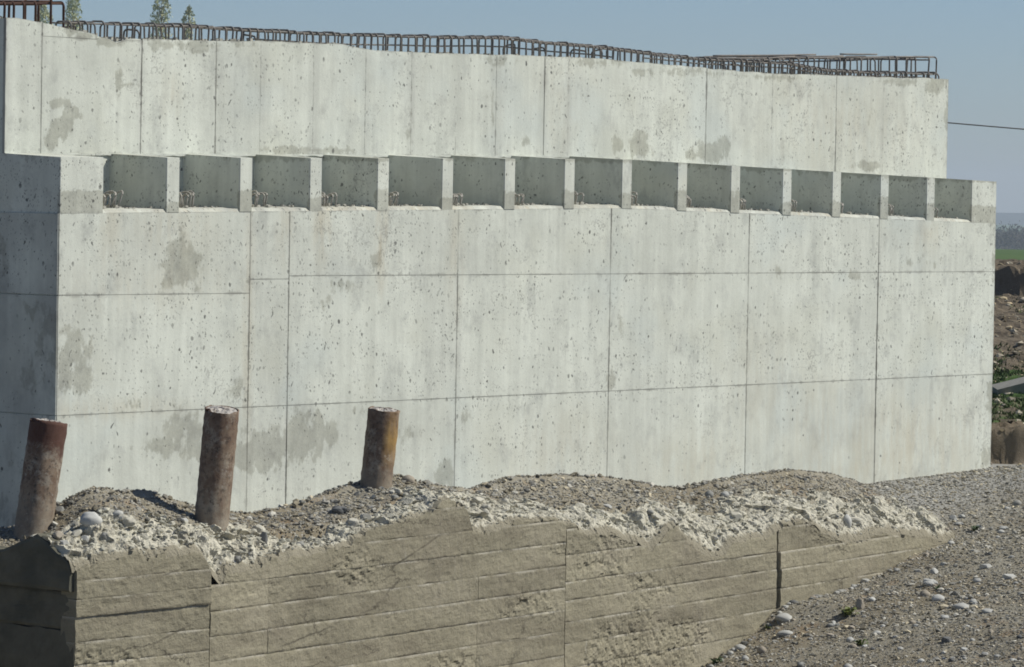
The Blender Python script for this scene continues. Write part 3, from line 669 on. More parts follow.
def ridge_surf(s, d):
    te = np.interp(s, TES, TEZ)+.022*fbm(s*6, s*0, 21, 2, gain=.6); cz = np.maximum(crestz(s), te+.02)
    return te + (cz-te)*np.clip(d/DC, 0, 1)**.66
def corner_surf(d):
    e = endz(np.clip(d, 0, .92)); return e + (Z_FAR-endz(.92))*np.clip((d-.92)/1.4, 0, 1)
def bare(s, d):
    """above zero where the pale broken concrete is not covered by gravel"""
    r = .40 + .16*np.exp(-((s-wall_px(500, 560)[0])/.55)**2) + .26*np.exp(-((s-wall_px(700, 560)[0])/.45)**2) + .20*np.exp(-((s-wall_px(850, 530)[0])/1.3)**2) - .24*np.exp(-((s-wall_px(320, 550)[0])/.7)**2) - .14*np.exp(-((s-wall_px(620, 535)[0])/.35)**2)
    return r - d + .26*fbm(s*1.3, d*1.5, 41, 3) + .20*fbm(s*4.5, d*5, 42, 3)
BD = np.array([.853, .523])
def height(X, Y):
    s, d = wall_sd(X, Y)
    bank = A_[2] + GRD[0]*(X-A_[0]) + GRD[1]*(Y-A_[1])
    bank = bank + np.interp(s, FTS, FTD, left=0, right=0)*np.exp(-(np.minimum(d, 0)/1.3)**2)
    bank = bank + .05*(1-np.exp(-(d/.5)**2))*fbm(X*.9, Y*.9, 61, 4) + .018*fbm(X*5, Y*5, 63, 3)
    bank = np.maximum(bank, -3.1+.1*fbm(X*.5, Y*.5, 64, 3))
    bank = np.minimum(bank, A_[2]+.25)
    flat = A_[2] - .028*np.clip(15.5-X, 0, 8) + .02*fbm(X*2.2, Y*2.2, 65, 3)
    # rubble ridge
    cz = crestz(np.clip(s, -1.0, None)); up = ridge_surf(s, d)-.03
    t2 = sstep(DC, DC+1.3, d); ridge = np.where(d < DC, up, cz+(flat-cz)*t2)
    ridge = ridge + (.035*fbm(X*3.1, Y*3.1, 67, 4)+.018*fbm(X*11, Y*11, 68, 3))*sstep(.1, .5, d)*(1-.7*np.exp(-((d-DC)/.15)**2))
    cs = corner_surf(d)-.05; cs = np.where(d > 2.4, cs+(flat-cs)*sstep(2.4, 3.4, d), cs)
    ridge = np.where(s < 1.3, cs+(ridge-cs)*sstep(.3, 1.25, s), ridge)
    hold = sstep(S3+.9, S3-.5, s)        # the ridge dies out past the wall's end
    backg = np.where(s > S3-1.2, flat+(np.maximum(ridge, flat*0-9)-flat)*hold, ridge)
    wa = .12; wb = .42
    spread = sstep(S3-.6, S3+1.0, s)
    w_ = sstep(wa-.9*spread, wb+1.5*spread, d)*np.maximum(sstep(.06, .2, s), sstep(1.75, 2.7, d))
    near = bank*(1-w_)+backg*w_
    # distance from the camera: spoil banks, falling field, plain
    q = (X-16.5)*BD[0] + (Y-0.35)*BD[1]
    lat = -(X-16.5)*BD[1] + (Y-0.35)*BD[0]
    wob = .35*fbm(lat*.5, lat*0, 71, 3)
    far = EZ - 3.16 + .42*sstep(0, .28, q+wob) + 1.0*sstep(.5, 30, q) + .62*sstep(29.5, 29.8, q+wob*2) - 2.2*sstep(33, 140, q) - 13*sstep(120, 1600, q)
    far = far + (.10*fbm(X*.8, Y*.8, 72, 4)+.05*fbm(X*4, Y*4, 73, 3))*sstep(.3, 2, q)*(1-sstep(60, 140, q))
    far = far + (.08*chunk(X*3.5, Y*3.5+q, 95)+.08*chunk(X*7, Y*7, 96)+.04*chunk(X*14, Y*14, 97))*sstep(-.1, .15, q)*(1-sstep(.8, 1.4, q))
    near = np.where(q > -1.0, near+(far-near)*sstep(-1.0, 0, q), near)
    return near
def refine(lo, hi, step, out_lo, out_hi, gf=1.35):
    a = list(np.arange(lo, hi, step)); st = step; x = a[-1]; 
    while x < out_hi: st = min(st*gf, 250); x += st; a.append(x)
    st = step; x = lo; pre = []
    while x > out_lo: st = min(st*gf, 250); x -= st; pre.append(x)
    return np.array(pre[::-1]+a)
gx = refine(-6.0, 21.0, .05, -3000, 6000, 1.22); gy = refine(-8.2, 3.4, .05, -3000, 5000, 1.22)
GX, GY = np.meshgrid(gx, gy, indexing='ij'); GZ = height(GX, GY)
s_, d_ = wall_sd(GX, GY)
q_ = (GX-16.5)*BD[0]+(GY-0.35)*BD[1]
grey = sstep(-2.6, -.5, GY)*sstep(8.5, 11.5, GX)*(1-sstep(-.3, .2, q_))*(GY < 3) + .6*sstep(10.4, 12.5, GX)*sstep(-5, -2.2, GY)*(GY < -.4)*.5
grey = np.clip(grey, 0, 1)
green = np.where(q_ > .6, .34+.35*fbm(GX*.25, GY*.25, 81, 3), 0); green = np.where((q_ > 3.0) & (q_ < 11), green+.22, green); green = np.where((q_ > 13) & (q_ < 27), green-.22, green); green = np.where(q_ > 45, 1.0, green)
green = np.where((q_ > 27) & (q_ < 36), green-.2, green)
lat_ = -(GX-16.5)*BD[1]+(GY-0.35)*BD[0]
GZ = GZ - .5*sstep(1.2, 2.2, q_)*(1-sstep(33, 35.5, q_))*sstep(-6.6, -5.8, lat_)*(1-sstep(8.8, 9.6, lat_))
bq, bl = np.meshgrid(np.arange(.9, 36.3, .11), np.arange(-6.9, 10, .11), indexing='ij'); bX = 16.5+bq*BD[0]-bl*BD[1]; bY = 0.35+bq*BD[1]+bl*BD[0]
bZ = height(bX, bY)+.004+.05*chunk(bX*2.2, bY*2.2, 93)*(bq > 1.3)+.04*chunk(bX*5, bY*5, 94)*(bq > 1.3)
bg_ = np.clip(.30+.55*fbm(bX*.45, bY*.45, 81, 3)+.25*((bq > 2.5) & (bq < 11))-.25*((bq > 13) & (bq < 27))-.3*(bq > 28), 0, 1)
sb_ = link('spoil_bank', mesh('spoil_bank', np.stack([bX, bY, bZ], 2).reshape(-1, 3), grid_faces(*bX.shape), {'green': ('FLOAT', bg_), 'grey': ('FLOAT', bg_*0), 'brown': ('FLOAT', bg_*0+1)}), M['ground']); sb_['kind'] = 'structure'
brown_ = sstep(-.25, .1, q_)*(1-sstep(34, 37, q_))
ground = link('ground', mesh('ground', np.stack([GX, GY, GZ], 2).reshape(-1, 3), grid_faces(len(gx), len(gy)), {'grey': ('FLOAT', grey), 'green': ('FLOAT', np.clip(green, 0, 1)), 'brown': ('FLOAT', brown_)}, smooth=True), M['ground'])
ground['kind'] = 'structure'

# ------------------------------------------------------------------ old wall
oldw = empty('old_concrete_wall', (Q0[0], Q0[1], float(height(np.array(Q0[0]), np.array(Q0[1]-.2)))), 'broken brown board-marked concrete wall running in front of the abutment', 'wall')
def course(s0, s1, z0, z1, off, seed):
    """one board course of the old face, clipped by the broken upper edge: one piece for each sound run"""
    q = np.linspace(s0, s1, max(8, int((s1-s0)/.02))); ok = topedge(q) > z0+.012; i = 0
    while i < len(q):
        if not ok[i]: i += 1; continue
        j = i
        while j+1 < len(q) and ok[j+1]: j += 1
        if q[j]-q[i] > .10: course_run(q[i], q[j], z0, z1, off, seed)
        i = j+1
def course_run(s0, s1, z0, z1, off, seed):
    n = max(6, int((s1-s0)/.016)); ss = np.linspace(s0+.0004, s1-.0004, n); te = topedge(ss)
    nz = 13
    V = []; EB = []
    zt = np.minimum(z1-.0006, te); zb = np.full(n, z0+.0006); zt = np.maximum(zt, zb+.004)
    # ragged lower arris
    zb = zb + .010*np.maximum(0, fbm(ss*7, ss*0+seed, 31, 3)); 
    er = np.clip(fbm(ss*1.1, ss*0+z0*3, 33, 3)*1.8-.25, 0, 1)
    for j in range(nz):
        t = j/(nz-1); z = zb*(1-t)+zt*t
        dz = np.minimum(z-zb, zt-z)
        dep = -off + .008*fbm(ss*1.7, z*3, 32, 2) + .004*fbm(ss*4, z*14, 35, 3) + .004*fbm(ss*22, z*22, 36, 2)
        rough = sstep(.22, .6, fbm(ss*.8, z*1.9, 37, 3)+.08)
        ws_ = ss+.02*fbm(ss*20, z*20, 29, 2); dep = dep + rough*(.016*np.abs(fbm(ss*9, z*11, 38, 4))+.022*np.maximum(0, chunk(ws_*9, z*15, 81))+.009*chunk(ws_*24, z*32, 83)) + .0014*chunk(ws_*30, z*60, 85)
        dep = dep + np.where(dz < .010, .0018*np.clip(1+3*fbm(ss*2.3, ss*0+z0, 34, 2), 0, 2.5), 0)
        x, y = wall_pt(ss, dep); V.append(np.stack([x, y, z], 1)); EB.append(np.stack([z-zb, z1-z, z*0], 1))
    V = np.stack(V, 1).reshape(-1, 3); EB = np.stack(EB, 1).reshape(-1, 3)
    F1 = grid_faces(n, nz)
    idx = np.arange(n*nz).reshape(n, nz); ring = np.concatenate([idx[:, 0], idx[-1, 1:], idx[-2::-1, -1], idx[0, -2:0:-1]])
    rs_ = np.concatenate([ss, np.full(nz-1, ss[-1]), ss[-2::-1], np.full(nz-2, ss[0])])
    bx, by = wall_pt(rs_, np.full(len(ring), .16)); Vb = V[ring].copy(); Vb[:, 0] = bx; Vb[:, 1] = by
    m = len(ring); a = np.arange(m); b = (a+1) % m
    F2 = np.stack([ring[a], n*nz+a, n*nz+b, ring[b]], 1)
    me = mesh('board_course', np.concatenate([V, Vb]), np.concatenate([F1, F2]), {'edge_b': ('FLOAT_VECTOR', np.concatenate([EB, EB[ring]]))})
    link('board_course', me, M['old'], oldw)
ROW1 = [EZ-2.72, EZ-2.955, EZ-3.10, EZ-3.235, EZ-3.43, EZ-3.605, EZ-3.79, EZ-3.98, EZ-4.25]
ROW2 = [EZ-2.42, EZ-2.66, EZ-2.88, EZ-3.088, EZ-3.30, EZ-3.50, EZ-3.70, EZ-3.90, EZ-4.12, EZ-4.4]
ROW3 = [EZ-2.75, EZ-2.97, EZ-3.21, EZ-3.455, EZ-3.625, EZ-3.82, EZ-4.02, EZ-4.24, EZ-4.5, EZ-4.8]
sx = lambda x, y=590: wall_px(x, y)[0]
CUTS = [(ROW1, [0, sx(209.9)-.002], (.0, .022)), (ROW2, [sx(210.3), sx(268), sx(478), sx(564.8)], (0, .007)), (ROW3, [sx(565.2), sx(776)], (0, .007)), (ROW3, [sx(777), S3], (.030, .012))]
sd_ = 100; ZLIFT = end_px(40, 588)[1]
for rows, cuts, (b0, var) in CUTS:
    for a, b in zip(cuts[:-1], cuts[1:]):
        pr = 0
        for zt, zb in zip(rows[:-1], rows[1:]):
            sd_ += 1; rs = np.random.RandomState(sd_)
            off = b0 + rs.uniform(0, var)
            if rows is ROW1 and abs(zt-(EZ-3.10)) < .01: off = -.012
            if rows is ROW1 and abs(zt-(EZ-3.235)) < .01: off = -.002
            if rows is ROW1 and zt > EZ-3.11 and zt < EZ-2.9: off = .014
            if b0 == .030 and zt > EZ-3.3: off = .004
            a_ = a+(rs.uniform(-.006, .016) if b0 == .030 else 0); b_ = b-(rs.uniform(0, .012) if b == cuts[-1] and rows is ROW3 and b0 == 0 else 0)
            ends = [a_]+sorted(a+(b-a)*rs.uniform(.15, .85) for _ in range(rs.choice([0, 0, 0, 0, 1]) if b-a > 2 else 0))+[b_]
            for e0, e1 in zip(ends[:-1], ends[1:]): course(e0, e1, zb, zt, off+(rs.uniform(-.006, .006) if len(ends) > 2 else 0), sd_)
# heart of the wall behind the boards
n = 160; ss = np.linspace(.24, S3-.02, n); V = []
for s in ss:
    z = float(topedge(np.array(s)))-.03
    for d in (.05, .62):
        x, y = wall_pt(np.array(s), np.array(d)); V += [(x, y, z), (x, y, EZ-6.2)]
Fc = []
for i in range(n-1):
    a = 4*i; b = a+4; Fc += [(a+1, b+1, b, a), (a, b, b+2, a+2), (a+2, b+2, b+3, a+3)]
Fc += [(0, 2, 3, 1), (4*n-4, 4*n-3, 4*n-1, 4*n-2)]
link('wall_core', mesh('wall_core', V, Fc), M['old_core'], oldw)
# return wall: the shaded end face, two lifts, the upper one overhanging
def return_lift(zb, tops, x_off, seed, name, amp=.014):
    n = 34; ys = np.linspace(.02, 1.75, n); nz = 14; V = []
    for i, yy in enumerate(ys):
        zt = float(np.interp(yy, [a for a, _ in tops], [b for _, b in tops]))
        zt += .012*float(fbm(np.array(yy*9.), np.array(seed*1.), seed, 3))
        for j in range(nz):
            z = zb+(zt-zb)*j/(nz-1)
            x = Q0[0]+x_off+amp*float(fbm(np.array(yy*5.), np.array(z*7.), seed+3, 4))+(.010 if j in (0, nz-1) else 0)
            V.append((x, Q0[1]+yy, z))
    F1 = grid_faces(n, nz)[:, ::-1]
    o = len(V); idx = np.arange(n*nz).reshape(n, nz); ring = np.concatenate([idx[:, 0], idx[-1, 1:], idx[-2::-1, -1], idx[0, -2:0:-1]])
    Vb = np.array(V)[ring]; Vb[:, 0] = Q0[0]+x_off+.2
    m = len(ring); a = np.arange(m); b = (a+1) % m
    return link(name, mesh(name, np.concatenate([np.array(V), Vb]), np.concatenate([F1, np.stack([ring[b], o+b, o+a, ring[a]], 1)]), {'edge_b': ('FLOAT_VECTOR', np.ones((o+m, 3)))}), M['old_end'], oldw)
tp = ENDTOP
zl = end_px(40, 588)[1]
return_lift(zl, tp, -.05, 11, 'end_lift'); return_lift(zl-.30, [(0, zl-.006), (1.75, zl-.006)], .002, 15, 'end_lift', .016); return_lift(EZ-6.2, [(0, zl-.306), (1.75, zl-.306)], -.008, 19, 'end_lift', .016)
# pale broken upper surface, from the sound face back into the ridge
n = int(S3/.018); m = 50; DMAX = .85
ss = np.linspace(-.045, S3+.25, n); dd = np.linspace(.0, DMAX, m)
SS, DD = np.meshgrid(ss, dd, indexing='ij')
wx = SS+.05*fbm(SS*7, DD*7, 46, 2); wy = DD+.05*fbm(SS*7+9, DD*7, 47, 2)
lump = .030*fbm(SS*3.5, DD*5, 43, 3) + .070*chunk(wx*4.0, wy*4.5, 51) + .036*chunk(wx*11, wy*12, 61) + .020*chunk(wx*22, wy*23, 71)
top_ = topedge(SS); base_ = ridge_surf(SS, DD)
ZZ = base_ + (top_-.004-ridge_surf(SS, DD*0))*np.exp(-DD/.05) + .45*lump*sstep(0, .07, DD)
corner = corner_surf(DD)+.012+lump*.6
ZZ = np.where(SS < 1.3, corner+(ZZ-corner)*sstep(.15, 1.1, SS), ZZ)
BM = bare(SS, DD)
ZZ = ZZ - .13*(1-sstep(-.06, .06, BM))*sstep(.04, .12, DD)
XX, YY = wall_pt(SS, DD-.85*lump*sstep(.03, .12, DD))
BEDGE = np.clip(1-DD/.10, 0, 1)
link('broken_top', mesh('broken_top', np.stack([XX, YY, ZZ], 2).reshape(-1, 3), grid_faces(n, m), {'brown': ('FLOAT', BEDGE.ravel())}), M['broken'], oldw)

# ================================================================== PIPES
def pipe(px_top, px_bot, wpx, dY, label, top, ochre, seed, slant=.2):
    """px_top: centre of rim, px_bot: centre where it enters the ground; dY: depth of its axis"""
    a = onY(*px_top, dY); b = onY(*px_bot, dY); rs = np.random.RandomState(seed)
    t_ = np.linalg.norm(a-CAM); r = wpx/2/FPX*t_
    axis = (a-b); L = np.linalg.norm(axis); axis = axis/L
    o = empty('pipe_pile', tuple(b), label, 'pipe', 'rusty pipe piles on the rubble ridge')
    e1 = np.cross(axis, [0, 1, 0]); e1 /= np.linalg.norm(e1); e2 = np.cross(axis, e1)
    n = 40; hs = np.concatenate([[-.6], np.linspace(0, L, 22)]); V = []; H = []; O = []
    rim = .004*rs.randn(n); rim = (rim+np.roll(rim, 1)+np.roll(rim, -1))/2
    tocam = (CAM-a)/np.linalg.norm(CAM-a)
    cut = np.array([-slant*r*float((e1*math.cos(2*math.pi*k/n)+e2*math.sin(2*math.pi*k/n))@tocam) for k in range(n)]); rim = rim+cut
    for h in hs:
        for k in range(n):
            th = 2*math.pi*k/n; rr_ = r*(1+.02*math.sin(2*th+seed)) + .0025*rs.randn()*(h > 0)
            hh = h+(rim[k] if h == hs[-1] else 0)
            V.append(b+axis*hh+(e1*math.cos(th)+e2*math.sin(th))*rr_); H.append(max(0, h)/L)
            v = (e1*math.cos(th)+e2*math.sin(th)); c_ = float(v@np.array([.12, -.99, 0])); O.append(max(0, min(1, (c_-.62)*4))*max(0, 1-abs(max(0, h)/L-.62)*2.2))
    m = len(hs)
    base = len(V)
    for rad, dz in ((r-.010, 0), (r-.010, -.05)):
        for k in range(n):
            th = 2*math.pi*k/n; V.append(b+axis*(L+dz+(rim[k] if dz == 0 else 0))+(e1*math.cos(th)+e2*math.sin(th))*rad); H.append(1); O.append(0)
    Fc = []
    for i in range(m-1):
        for k in range(n): Fc.append((i*n+k, (i+1)*n+k, (i+1)*n+(k+1) % n, i*n+(k+1) % n))
    for k in range(n):
        k2 = (k+1) % n; l = (m-1)*n
        Fc.append((l+k, base+k, base+k2, l+k2)); Fc.append((base+k, base+n+k, base+n+k2, base+k2))
    me = mesh('steel_shell', V, Fc, {'height': ('FLOAT', H), 'ochre': ('FLOAT', O)}, smooth=True)
    link('steel_shell', me, mat_pipe('rusty_pipe', top, ochre), o)
    V = []; Fc = []; rings = 7
    for i in range(rings):
        q = i/(rings-1)*(r-.0115)
        for k in range(n):
            th = 2*math.pi*k/n
            hgt = L-.008+.012*(1-(i/(rings-1))**2)+.006*rs.randn()*(i < rings-1)+cut[k]*i/(rings-1)
            V.append(b+axis*hgt+(e1*math.cos(th)+e2*math.sin(th))*q)
    for i in range(rings-1):
        for k in range(n): Fc.append((i*n+k, (i+1)*n+k, (i+1)*n+(k+1) % n, i*n+(k+1) % n))
    link('concrete_fill', mesh('concrete_fill', V, Fc), M['fill'], o)
    if seed != 3:
        # burr of torn steel on the rim
        th = -.2; c0 = b+axis*(L-.02)+(e1*math.cos(th)+e2*math.sin(th))*r
        dirv = np.array([R2[0], R2[1], .0]); P = [c0-dirv*.02, c0+dirv*.012+axis*.004, c0+dirv*.028-axis*.012]
        link('torn_rim', mesh('torn_rim', *tube(P, .01, 5, rvar=[.013, .009, .003])), M['rust'], o)
    return o
M['fill'] = mat_simple('pile_concrete', (.46, .43, .39), .45, 40, .95, .8, .012, alt=(.20, .17, .145), altamt=.8, altscale=16)
YP = lambda x, d: float(wall_pt(np.array(sx(x)), np.array(d))[1])
pipe((49, 421), (34, 523), 37.5, YP(85, 1.12), 'leaning rusty pipe pile with dark red rim, beside the shaded abutment end', 1.0, False, 1, .06)
pipe((222, 409), (212, 517), 34.0, YP(212, .55), 'tall brown rusty pipe pile standing between the two other pipes', .25, False, 2, .26)
pipe((384, 409), (376, 486), 31.0, YP(375, .97), 'shorter rusty pipe pile with an ochre yellow streak, beside a round boulder', .15, True, 3, .17)

# ================================================================== STONES
def ico():
    t = (1+5**.5)/2
    v = np.array([(-1, t, 0), (1, t, 0), (-1, -t, 0), (1, -t, 0), (0, -1, t), (0, 1, t), (0, -1, -t), (0, 1, -t), (t, 0, -1), (t, 0, 1), (-t, 0, -1), (-t, 0, 1)], float)
    v /= np.linalg.norm(v[0])
    f = np.array([(0, 11, 5), (0, 5, 1), (0, 1, 7), (0, 7, 10), (0, 10, 11), (1, 5, 9), (5, 11, 4), (11, 10, 2), (10, 7, 6), (7, 1, 8), (3, 9, 4), (3, 4, 2), (3, 2, 6), (3, 6, 8), (3, 8, 9), (4, 9, 5), (2, 4, 11), (6, 2, 10), (8, 6, 7), (9, 8, 1)])
    return v, f
IV, IF = ico()
def subdiv(v, f):
    v = [tuple(p) for p in v]; mid = {}; nf = []
    def mp(a, b):
        k = (min(a, b), max(a, b))
        if k not in mid:
            p = np.array(v[a])+np.array(v[b]); p /= np.linalg.norm(p); v.append(tuple(p)); mid[k] = len(v)-1
        return mid[k]
    for a, b, c in f:
        x, y, z = mp(a, b), mp(b, c), mp(c, a); nf += [(a, x, z), (x, b, y), (z, y, c), (x, y, z)]
    return np.array(v), np.array(nf)
IV2, IF2 = subdiv(IV, IF); IV2, IF2 = subdiv(IV2, IF2)
def scatter(name, X, Y, sizes, tones, zoff=.25, seed=0, base=None):
    rs = np.random.RandomState(seed); n = len(X)
    sc = np.stack([sizes*rs.uniform(.75, 1.35, n), sizes*rs.uniform(.75, 1.35, n), sizes*rs.uniform(.4, .85, n)], 1)
    a = rs.uniform(0, 2*math.pi, n); ti = rs.uniform(-.5, .5, n)
    jit = 1+.26*rs.randn(n, 12)
    L = IV[None]*jit[:, :, None]*sc[:, None, :]
    x, y, z = L[..., 0], L[..., 1], L[..., 2]
    y2 = y*np.cos(ti)[:, None]-z*np.sin(ti)[:, None]; z2 = y*np.sin(ti)[:, None]+z*np.cos(ti)[:, None]
    ca, sa = np.cos(a)[:, None], np.sin(a)[:, None]
    Z = base if base is not None else height(X, Y)
    P = np.stack([X[:, None]+x*ca-y2*sa, Y[:, None]+x*sa+y2*ca, (Z+sizes*zoff)[:, None]+z2], 2).reshape(-1, 3)
    F = (np.arange(n)[:, None, None]*12+IF[None]).reshape(-1, 3)
    C = np.repeat(np.concatenate([tones, np.ones((n, 1))], 1), 12, 0)
    o = link(name, mesh(name, P, F, {'tone': ('FLOAT_COLOR', C)}), M['stone']); return o
def tones(n, rs, pale=.25):
    g_ = rs.uniform(.13, .30, n); pm = rs.rand(n) < pale*.75; g_ = np.where(pm, rs.uniform(.32, .48, n), g_)
    t = np.stack([g_*1.05, g_*1.0, g_*.86], 1); wm = rs.rand(n) < .35; t[wm] *= np.array([1.06, .98, .82]); return t
rs = np.random.RandomState(11)
def mk(n, s0, s1, d0, d1, szlo, szhi, pale, name, label, seed, density=None):
    s = rs.uniform(s0, s1, n); d = rs.uniform(d0, d1, n)
    x, y = wall_pt(s, d)
    sz = np.exp(rs.uniform(math.log(szlo), math.log(szhi), n)*.65+rs.uniform(math.log(szlo), math.log(szlo*1.6), n)*.35)
    return x, y, sz
# ridge pebbles
x1, y1, z1 = mk(30000, .05, S3+.6, .30, 1.6, .005, .020, .3, '', '', 1)
x1b, y1b, z1b = mk(1100, .05, S3+.6, .35, 1.3, .018, .038, .3, '', '', 1)
x1 = np.concatenate([x1, x1b]); y1 = np.concatenate([y1, y1b]); z1 = np.concatenate([z1, z1b])
_s, _d = wall_sd(x1, y1); _kp = (bare(_s, _d) < .0) | (rs.rand(len(_s)) < .10); x1, y1, z1 = x1[_kp], y1[_kp], z1[_kp]
o = scatter('ridge_gravel', x1, y1, z1, tones(len(x1), rs, .30), .2, 21); tag(o, 'loose grey and pale gravel covering the rubble ridge around the pipes', 'gravel', kind='stuff')
# crumbs lying on the broken top
n = 5200; s = rs.uniform(.05, S3, n); d = rs.uniform(.03, .62, n); x, y = wall_pt(s, d)
iu = np.clip(np.round((s+.045)/(S3+.295)*(len(ss)-1)).astype(int), 0, len(ss)-1); iv = np.clip(np.round(d/DMAX*(len(dd)-1)).astype(int), 0, len(dd)-1)
zb_ = ZZ[iu, iv]
sz = np.exp(rs.uniform(math.log(.005), math.log(.024), n)); gg = rs.uniform(.28, .46, n); tt = np.stack([gg*1.04, gg, gg*.82], 1); dk = rs.rand(n) < .16; tt[dk] *= .55
o = scatter('broken_rubble', x, y, sz, tt, .1, 23, zb_); tag(o, 'pale crumbled concrete rubble along the broken top of the old wall', 'rubble', kind='stuff')
# bank and level gravel
n = 200000; X = rs.uniform(2.5, 25, n); Y = rs.uniform(-11, .0, n); s_, d_ = wall_sd(X, Y)
keep = ~((s_ < S3+.05) & (d_ > -.02)) & (X > 3.0+(-Y-3)*-.2)
X, Y = X[keep], Y[keep]; n = len(X); rel = np.stack([X, Y, X*0], 1)-CAM; zc = rel@_F; keep = (np.abs(rel@R2/zc) < np.where(rs.rand(n) < .4, .34, .165)) & (rel@U2/zc > -.13); X, Y = X[keep], Y[keep]; n = len(X)
n = len(X); cl = fbm(X*.9, Y*.9, 91, 3)
sz = np.exp(rs.uniform(math.log(.004), math.log(.017), n)); sz = sz*np.where(rs.rand(n) < .06, 1.9, 1)*(1+.4*cl)
o = scatter('bank_gravel', X, Y, sz, tones(n, rs, .34)*(1+.25*cl)[:, None], .2, 25); tag(o, 'grey river gravel spread over the sloping bank beside the old wall', 'gravel', kind='stuff')
# gravel on the cut bank behind the far corner
n = 5000; q = rs.uniform(-.4, 32, n); l = rs.uniform(-4, 6, n); X = 16.5+q*BD[0]-l*BD[1]; Y = 0.35+q*BD[1]+l*BD[0]
sz = np.exp(rs.uniform(math.log(.012), math.log(.07), n))
o = scatter('spoil_stones', X, Y, sz, tones(n, rs, .3)*np.array([1.05, .97, .85]), .2, 27); tag(o, 'brown stones and clods on the spoil bank beyond the abutment', 'stones', kind='stuff')

# single cobbles and boulders one can pick out
def stone_mesh(seed, rough=.16, facet=False):
    rs = np.random.RandomState(seed); v = IV2.copy()
    n1 = fbm(v[:, 0]*1.3+seed, v[:, 1]*1.3+v[:, 2]*1.1, seed, 3)
    v = v*(1+rough*1.6*n1)[:, None]
    if facet:
        for _ in range(5):
            nrm = rs.randn(3); nrm /= np.linalg.norm(nrm); k = .62+.2*rs.rand(); d = v@nrm; v = v-np.outer(np.maximum(0, d-k), nrm)
    return mesh('stone', v, IF2, smooth=not facet)
SM = [stone_mesh(s, .16, False) for s in range(4)]+[stone_mesh(s+20, .2, True) for s in range(4)]
CM = [mat_cobble('pale_cobble', (.40, .395, .365)), mat_cobble('white_cobble', (.47, .465, .43)), mat_cobble('grey_cobble', (.27, .265, .24)), mat_cobble('dark_cobble', (.14, .14, .135)), mat_cobble('tan_cobble', (.33, .29, .23))]
SMM = {}
def stone_obj(name, loc, size, k, mi, rz, tilt, label, group=None):
    key = (k, mi)
    if key not in SMM: me = SM[k].copy(); me.materials.clear(); me.materials.append(CM[mi]); SMM[key] = me
    o = bpy.data.objects.new(name, SMM[key]); COL.objects.link(o); o.location = loc; o.scale = size; o.rotation_euler = (tilt, tilt*.4, rz)
    return tag(o, label, 'stone', group)
def surf(X, Y):
    h = height(X, Y); s, d = wall_sd(X, Y); ok = (s > 0) & (s < S3+.2) & (d >= 0) & (d <= DMAX)
    a = np.clip(np.round((s+.045)/(S3+.295)*(len(ss)-1)).astype(int), 0, len(ss)-1); b = np.clip(np.round(d/DMAX*(len(dd)-1)).astype(int), 0, len(dd)-1)
    return np.where(ok, np.maximum(h, ZZ[a, b]), h)
def seat(p):
    """a stone whose line of sight ends on the old wall's face belongs at the wall's foot"""
    s, d = wall_sd(np.array(p[0]), np.array(p[1]))
    if -.1 < s < S3+.05 and -.10 < d < .5 and p[2] < float(topedge(s))-.03:
        x, y = wall_pt(s, np.array(-.11)); return np.array([float(x), float(y), float(height(x, y))])
    return p
def bank_hit(x, y):
    d = ray(x, y); t = np.linspace(24, 62, 2500); P = CAM[None]+d[None]*t[:, None]; h = surf(P[:, 0], P[:, 1])
    if not (P[:, 2] < h).any(): return bank_hit(x, y+2)
    i = np.argmax(P[:, 2] < h); return seat(P[i])
